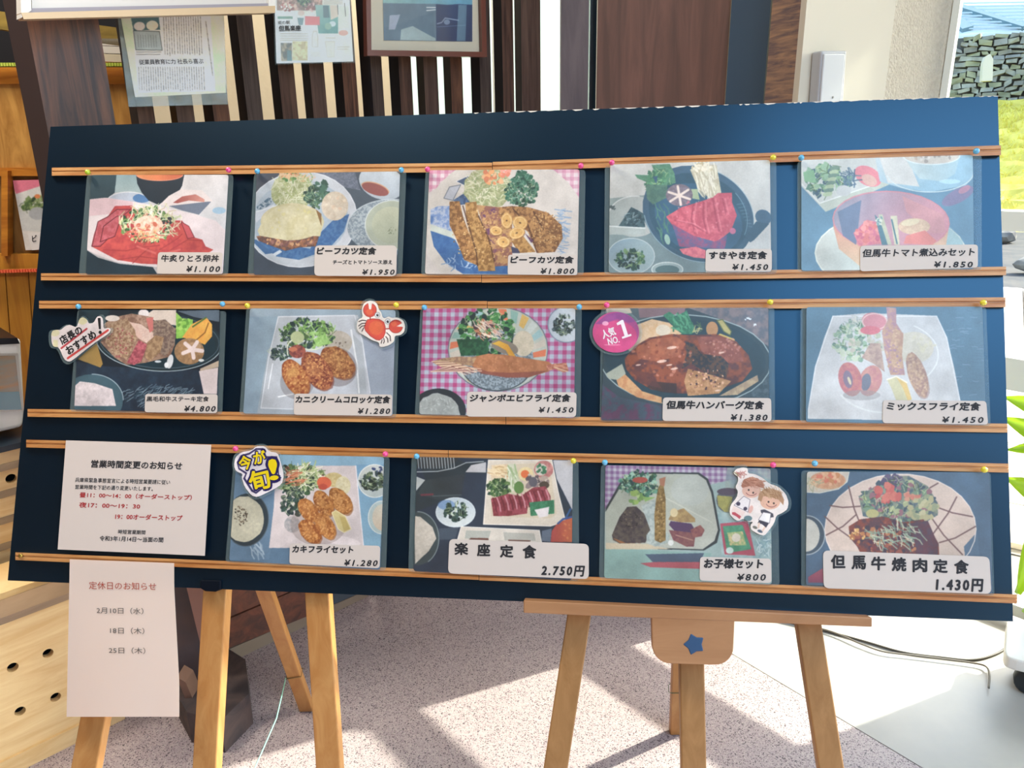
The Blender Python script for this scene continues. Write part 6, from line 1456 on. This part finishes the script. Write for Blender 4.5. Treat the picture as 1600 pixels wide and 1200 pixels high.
# manager's choice
c_ = (70, 480, .0917)
def s1_(P):
    P.ell(180, 440, 80, 60, 'd8d0a4'); P.ell(650, 230, 80, 70, 'd8d0a0'); P.poly([(150, 560), (230, 560), (230, 680), (150, 680)], 'd8d0a0')
    P.line([(290, 700), (720, 370)], 'b83038', 30); P.line([(400, 870), (1080, 395)], 'c83430', 34)
ol = [(110, 460), (130, 400), (200, 385), (270, 390), (350, 320), (430, 300), (540, 350), (590, 200), (650, 165), (715, 210), (745, 280), (830, 270), (890, 160), (950, 150), (990, 200), (995, 370), (1090, 350), (1120, 380), (1100, 440), (800, 640), (460, 910), (400, 930), (330, 890), (240, 680), (150, 675), (115, 600)]
r_, pl_ = sticker('recommendation_sticker', 'white cut out sticker with black handwriting and red underlines at the left edge', ol, c_, 'ddd0cc', s1_)
M_hand = mat('marker_black', '141418', .6)
text('店長の', zq(c_, 235, 405, 650, 545, -31), pl_, M_hand, r_, .0016, .035)
text('おすすめ', zq(c_, 330, 530, 900, 670, -33), pl_, M_hand, r_, .0016, .04)
text('！', zq(c_, 915, 190, 955, 450, -4), pl_, M_hand, r_, .0016, .03)
# crab
c_ = (540, 460, .075)
def s2_(P):
    R, D, K, O = 'd04430', 'a02c28', '2c1c1c', 'e06838'
    P.ell(510, 330, 135, 140, R); P.arc(510, 330, 135, 140, D, 12); P.poly([(470, 140), (560, 140), (540, 300), (520, 330), (490, 300)], 'e4dcd0'); P.ell(500, 370, 70, 60, O, al=.7)
    P.poly([(420, 600), (460, 530), (560, 510), (700, 520), (800, 580), (830, 680), (830, 800), (790, 900), (710, 955), (640, 945), (520, 870), (420, 760), (395, 680)], R, edge=D, ew=12); P.ell(640, 700, 150, 150, 'd8602c', al=.8); P.ell(690, 620, 70, 50, O, al=.6)
    P.line([(515, 470), (520, 530)], D, 22); P.line([(830, 720), (920, 715)], D, 22)
    P.ell(1050, 670, 140, 135, R, edge=D, ew=12); P.poly([(1060, 670), (1200, 590), (1220, 680)], 'e4dcd0'); P.ell(1010, 620, 60, 50, O, al=.7); P.line([(960, 580), (1040, 540), (1130, 580)], D, 14)
    for (x, y) in ((665, 430), (880, 565)): P.ell(x, y, 52, 55, 'dcdcdc', edge='6c7478', ew=8); P.ell(x + 2, y + 4, 24, 26, '101418'); P.ell(x + 8, y - 4, 8, 8, 'ffffff')
    for q in ([(430, 550), (350, 540), (280, 570)], [(420, 600), (340, 610), (275, 660)], [(410, 650), (340, 665), (295, 710)], [(380, 700), (345, 770)], [(860, 800), (930, 870), (940, 970)], [(840, 880), (880, 930), (885, 1000)], [(800, 920), (810, 980), (795, 1020)], [(765, 950), (745, 1020)]): P.line(q, K, 17)
ol = [(370, 200), (440, 150), (500, 130), (590, 140), (660, 200), (690, 310), (740, 370), (770, 480), (820, 500), (900, 455), (960, 490), (1080, 480), (1200, 540), (1240, 650), (1220, 780), (1140, 850), (1020, 860), (1010, 980), (900, 1060), (760, 1100), (700, 1080), (700, 1000), (560, 960), (400, 860), (270, 790), (225, 680), (260, 520), (360, 480), (335, 330)]
sticker('crab_sticker', 'cut out sticker of a red cartoon crab with raised claws', ol, c_, 'e0d8cc', s2_, w=.0145)
# number one badge
c_ = (910, 460, .19375)
def s3_(P):
    P.ell(270, 305, 185, 162, 'c83c80', g=('9c4488', 1, -.4)); P.ell(270, 340, 170, 125, 'd03c7c', al=.9); P.poly([(100, 240), (200, 160), (330, 140), (440, 220), (380, 230), (280, 200), (170, 240)], '84448c', al=.7); P.ell(185, 235, 26, 18, 'f0b0c8', al=.8); P.ell(240, 408, 70, 6, 'e888a8', al=.8)
ol = [(270 + 188 * math.cos(math.radians(t)), 305 + 165 * math.sin(math.radians(t))) for t in range(0, 360, 12)]
r_, pl_ = sticker('number_one_badge', 'round magenta badge reading NO.1 over the corner of the hamburg steak card', ol, c_, 'c83c80', s3_, w=.0145, grow=1.14, veil=.5)
M_lw = mat('badge_white', 'e8e0e0', .4)
text('人気', zq(c_, 155, 275, 265, 345, -20), pl_, M_lw, r_, .0016, .03)
prism('numeral', pl_.quad([(c_[0] + x * c_[2], c_[1] + y * c_[2]) for x, y in [(275, 232), (318, 205), (330, 207), (368, 326), (392, 318), (397, 333), (322, 358), (318, 343), (340, 335), (310, 240), (282, 250)]], .0016), -pl_.n * .0004, M_lw, r_)
text('NO.', zq(c_, 205, 345, 295, 398, -14), pl_, M_lw, r_, .0016, .03)
# in season
c_ = (340, 680, .18337)
def s4_(P):
    P.poly([(165, 230), (200, 170), (270, 150), (330, 110), (390, 110), (420, 180), (510, 180), (530, 360), (510, 400), (450, 410), (330, 500), (290, 480), (220, 370), (240, 330), (180, 290)], '302c5c')
    P.poly([(180, 232), (212, 182), (275, 165), (333, 125), (385, 125), (408, 195), (500, 192), (518, 352), (500, 385), (445, 392), (330, 482), (300, 462), (238, 365), (255, 320), (190, 280)], 'ded6d8')
ol = [(140, 260), (150, 190), (200, 145), (290, 130), (330, 95), (400, 92), (440, 140), (510, 150), (535, 220), (565, 340), (545, 420), (460, 470), (340, 528), (290, 515), (230, 440), (205, 360), (215, 330), (155, 305)]
r_, pl_ = sticker('season_sticker', 'cut out sticker with fat yellow and navy letters on the oyster card', ol, c_, 'e0d8d8', s4_, w=.0145)
M_yel = mat('letter_yellow', 'e0c818', .4); M_nv = mat('letter_navy', '241f54', .4)
for s_, q_ in (('今', (178, 170, 292, 300, -14)), ('が', (300, 128, 412, 248, -8)), ('旬', (262, 292, 448, 470, -14)), ('!', (432, 200, 515, 385, -6))):
    text(s_, zq(c_, *q_), pl_, M_nv, r_, .0016, .09 if s_ != '!' else .12)
    text(s_, zq(c_, q_[0] + 7, q_[1] + 7, q_[2] - 7, q_[3] - 7, q_[4]), pl_, M_yel, r_, .0021, .035)
# children
c_ = (1110, 720, .10833)
def s5_(P):
    H1, H2, SK, K = 'a8684c', 'ac8058', 'dcac94', '2c2428'
    P.strands(440, 190, 60, 40, 14, 90, 14, ('a86458', 'c08c80')); P.line([(350, 170), (400, 210)], '8c8450', 16)
    P.ell(590, 430, 135, 105, SK); P.ell(860, 590, 145, 110, 'dcaa8c')
    P.poly([(440, 360), (480, 270), (570, 235), (680, 250), (760, 320), (780, 400), (700, 380), (640, 350), (540, 370), (460, 390)], H1); P.strands(610, 310, 140, 60, 60, 110, 9, ('b87c60', '94583c', 'c48c6c'), 15, 30)
    P.poly([(680, 560), (700, 470), (780, 400), (900, 400), (1010, 450), (1060, 560), (1050, 640), (980, 560), (860, 520), (760, 510), (730, 590)], H2); P.strands(870, 460, 160, 70, 60, 100, 9, ('c49c70', '94683c', 'b48c60'), 50, 30)
    for x, y in ((550, 420), (615, 460), (836, 592), (912, 612)): P.ell(x, y, 13, 14, K)
    P.arc(590, 440, 80, 60, '8c4c4c', 9, a0=30, a1=160); P.arc(880, 600, 80, 66, '8c4c4c', 9, a0=30, a1=160)
    P.poly([(480, 510), (570, 560), (540, 740), (340, 640)], 'e4dcd8', edge='5c5060', ew=6); P.ell(400, 620, 30, 28, '3c3850'); P.ell(502, 690, 28, 26, '3c3850'); P.poly([(330, 650), (500, 740), (440, 830), (300, 740)], 'e0c8bc'); P.poly([(310, 740), (350, 740), (440, 800), (420, 840), (370, 800), (310, 770)], 'b83c4c')
    P.ell(580, 700, 30, 60, 'dca898', rot=20); P.poly([(720, 710), (780, 700), (900, 760), (910, 810), (860, 820), (730, 750)], '3c4050'); P.poly([(760, 740), (870, 760), (850, 900), (690, 850)], 'e4e0dc', edge='6c6468', ew=6); P.poly([(700, 855), (840, 900), (800, 965), (740, 910), (680, 900)], '343848')
    P.ell(640, 960, 36, 20, '6c6c60', rot=20); P.ell(715, 1015, 40, 20, '44586c', rot=20); P.line([(700, 900), (690, 960)], 'd8b8a0', 24); P.line([(780, 960), (750, 1010)], 'd8b8a0', 24)
    P.ell(540, 830, 60, 40, '5c8084')
ol = [(330, 180), (370, 120), (460, 95), (540, 105), (540, 180), (640, 190), (760, 250), (850, 330), (980, 370), (1090, 480), (1130, 600), (1110, 700), (1040, 750), (950, 790), (920, 900), (840, 1010), (780, 1080), (700, 1060), (590, 1000), (575, 930), (620, 880), (540, 880), (480, 830), (400, 870), (330, 830), (275, 760), (290, 640), (380, 530), (400, 440), (360, 380), (400, 300), (400, 230)]
sticker('children_sticker', 'cut out sticker of two drawn children at the corner of the checked cloth card', ol, c_, 'e2d6cc', s5_, w=.0145, grow=1.09, veil=.4)

# ================================================================== PINS
PC = {'g': ('lime green', 'b4cc2c'), 'p': ('pink', 'e8488c'), 'b': ('sky blue', '58b0d8'), 'y': ('yellow', 'dcd030')}
PM = {k: mat('pin_' + v[0].replace(' ', '_'), v[1], .18, coat=1) for k, v in PC.items()}
M_needle = mat('pin_steel', 'b8bcc0', .25, metal=1)
cn = ['roast beef bowl', 'cheese cutlet', 'sliced cutlet', 'sukiyaki', 'tomato stew', 'steak', 'crab croquette', 'long prawn', 'hamburg steak', 'mixed fry', 'fried oyster', 'raw beef set meal', 'children set', 'grilled beef']
pins = [(137, 269, 'g', 0, 'left'), (357, 265.5, 'p', 0, 'right'), (402, 267.5, 'b', 1, 'left'), (627, 265.5, 'b', 1, 'right'), (668, 264.5, 'p', 2, 'left'), (907.5, 259, 'p', 2, 'right'), (956, 254, 'p', 3, 'left'), (1208, 246, 'y', 3, 'right'), (1252, 246.5, 'b', 4, 'left'), (1525.5, 236, 'b', 4, 'right'),
        (122.5, 479, 'b', 5, 'left'), (347.5, 475, 'b', 5, 'right'), (386.5, 477.5, 'y', 6, 'left'), (619, 476.5, 'y', 6, 'right'), (663, 480.5, 'b', 7, 'left'), (905, 479.5, 'b', 7, 'right'), (948, 476.5, 'p', 8, 'left'), (1203.5, 472, 'y', 8, 'right'), (1536.5, 473, 'y', 9, 'right'),
        (368, 701, 'p', 10, 'left'), (602, 709.5, 'p', 10, 'right'), (651, 713, 'b', 11, 'left'), (896, 720, 'y', 11, 'right'), (945, 722.5, 'b', 12, 'left'), (1208, 726.5, 'p', 12, 'right'), (1273, 724, 'b', 13, 'left'), (1538, 734, 'y', 13, 'right')]
def pin_meshes(k):
    bm = bmesh.new(); bmesh.ops.create_uvsphere(bm, u_segments=16, v_segments=10, radius=.0053)
    for f in bm.faces: f.smooth = True
    h = bpy.data.meshes.new('head'); bm.to_mesh(h); bm.free(); h.materials.append(PM[k])
    return h
heads = {k: pin_meshes(k) for k in PC}
nv, nf = tube_vf([V(0, 0, 0), V(0, 0, -.0105), V(0, 0, -.012)], [.0006, .0006, .0001], 6)
nm = bpy.data.meshes.new('needle'); nm.from_pydata([tuple(v) for v in nv], [], nf); nm.materials.append(M_needle)
rotm = Matrix((tuple(BU), tuple(BV), tuple(BN))).transposed().to_4x4()
for x, y, k, ci, side in pins:
    base = on_board(x, y, .0215 if ci != 5 or side != 'left' else .0215)
    t_ = thing('ball_pin', '%s ball pin at the upper %s corner of the %s card' % (PC[k][0], side, cn[ci]), 'pin', (0, 0, 0), 'ball pins holding the cards')
    t_.matrix_world = Matrix.Translation(Vector(base)) @ rotm
    for nm_, me_ in (('head', heads[k]), ('needle', nm)):
        o_ = bpy.data.objects.new(nm_, me_); COL.objects.link(o_); o_.parent = t_
nl = on_board(32, 868.5, .0115)
v, f = tube_vf([nl - BN * .004, nl + BN * .001, nl + BN * .002], [.003, .0042, .002], 10)
tag(mk('brass_tack', v, f, mat('brass', 'b89a4c', .3, metal=.8), smooth=True), 'small brass tack at the left end of the lowest rail', 'tack')

# ================================================================== RIGHT EDGE
# potted plant by the window
M_leaf = mat('bright_leaf', 'a8cc30', .35, noise=('86b42c', 5, .25), trans=.45, coat=.3)
plant = thing('potted_plant', 'potted plant with broad bright green leaves at the right edge by the window', 'plant', (0, 0, 0))
pb = at_y(1700, 900, 1.84); pb = V(pb[0], pb[1], 0)
plant.location = tuple(pb)
prof = [(.0, 0), (.07, 0), (.095, .2), (.1, .22), (.09, .22), (.08, .19), (0, .19)]
pv, pf_ = [], []
for r_, z_ in prof:
    for k in range(20): pv.append(pb + V(r_ * math.cos(k * .31416), r_ * math.sin(k * .31416), z_))
for i in range(len(prof) - 1):
    for k in range(20): pf_.append((i * 20 + k, i * 20 + (k + 1) % 20, (i + 1) * 20 + (k + 1) % 20, (i + 1) * 20 + k))
mk('pot', pv, pf_, mat('brown_pot', '8a6a54', .6), plant, smooth=True)
def leaf(px, py, tx, ty, wid, y0=1.88, yt=1.84, cup=.02, name='leaf'):
    a, b = at_y(px, py, y0), at_y(tx, ty, yt); d = b - a; L = np.linalg.norm(d); d /= L
    sd = np.cross(d, V(0, -1, .3)); sd /= np.linalg.norm(sd); nn_ = np.cross(sd, d); vs_, fs_ = [], []
    N = 9
    for i in range(N):
        t = i / (N - 1); wd_ = wid * math.sin(math.pi * min(.97, t * .9 + .07)) ** .8
        for k in (-1, -.5, 0, .5, 1): vs_.append(a + d * L * t + sd * k * wd_ + nn_ * (cup * abs(k) + .06 * L * math.sin(math.pi * t)))
    for i in range(N - 1):
        for k in range(4): fs_.append((i * 5 + k, i * 5 + k + 1, i * 5 + k + 6, i * 5 + k + 5))
    return mk(name, vs_, fs_, M_leaf, plant, smooth=True)
for q in ((1660, 655, 1563, 620, .028), (1655, 700, 1560, 652, .030), (1660, 690, 1566, 702, .020), (1650, 790, 1566, 745, .034), (1640, 700, 1600, 640, .022), (1612, 800, 1585, 925, .030), (1650, 840, 1596, 955, .035), (1600, 770, 1610, 850, .02), (1690, 690, 1745, 640, .03), (1700, 820, 1770, 800, .032), (1665, 740, 1612, 880, .024)): leaf(*q)
for q in ((1600, 690), (1563, 735), (1590, 925), (1700, 660)):
    e = at_y(q[0] + 70, q[1] + 20, 1.88); tube('stem', smooth_path([pb + V(0, 0, .22), (pb + V(0, 0, .3)) * .5 + e * .5, e], 5), .005, mat('stem_green', '7c8c3c', .6), plant, 6)
# white wheeled base of a stand
cart = thing('wheeled_base', 'white flat base on dark castors at the right edge of the floor', 'stand base', tuple(floor_at(1640, 1060)))
zc = .10
c0 = floor_at(1566, 1043, zc); dA = V(.80, -.42, 0); dA /= np.linalg.norm(dA); dB = V(.55, .80, 0); dB /= np.linalg.norm(dB)
r = .03; pc = []
for i in range(6):
    t = math.radians(i * 18); pc.append(c0 + dA * (r - r * math.cos(t)) * 1.0 + dB * (r - r * math.sin(t)))
pc = [c0 + dB * r, c0 + dB * r * .35 + dA * r * .12, c0 + dB * r * .12 + dA * r * .35, c0 + dA * r, c0 + dA * .45, c0 + dA * .45 + dB * .2, c0 + dB * .2]
bevel(prism('base_plate', pc, (0, 0, .035), M_white, cart), .004)
bevel(box('housing', c0[0] + .22, c0[0] + .42, c0[1] - .1, c0[1] + .04, zc + .035, zc + .16, mat('grey_housing', 'a4a8aa', .5), cart), .01)
for dx, dy in ((.075, .06), (.38, .06), (.075, .15), (.38, .15)):
    p = c0 + dA * dx + dB * dy; p[2] = .042
    ax = V(.5, .86, 0)
    v, f = tube_vf([p - ax * .014, p - ax * .011, p + ax * .011, p + ax * .014], [.036, .041, .041, .036], 20); w_ = mk('castor', v, f, mat('castor_rubber', '2a3238', .5), cart, smooth=True)
    v, f = boxv(p + V(0, 0, .04), ax * .02, V(.86, -.5, 0) * .018, V(0, 0, .019)); mk('castor_fork', v, f, mat('fork_steel', '6c7478', .4, metal=.7), w_)
# cables on the floor
M_cable = mat('dark_cable', '4a443c', .5)
def fpath(ps, h=.004): return smooth_path([floor_at(x, y, h) for x, y in ps], 8)
tag(tube('power_cable', fpath([(1180, 960), (1290, 986), (1350, 1002), (1410, 1019), (1470, 1027), (1520, 1031), (1560, 1020), (1585, 1000), (1612, 975), (1660, 950)]), .0036, M_cable), 'dark cable across the sunlit floor rising to the right edge', 'cable')
tag(tube('power_cable', fpath([(1180, 958), (1290, 984), (1345, 1006), (1380, 1018), (1420, 1023), (1470, 1029), (1515, 1035), (1540, 1041), (1546, 1055), (1545, 1075)], .0105), .0028, mat('grey_cable', '7c7468', .5)), 'thin grey cable bending down before the wheeled base on the floor', 'cable')
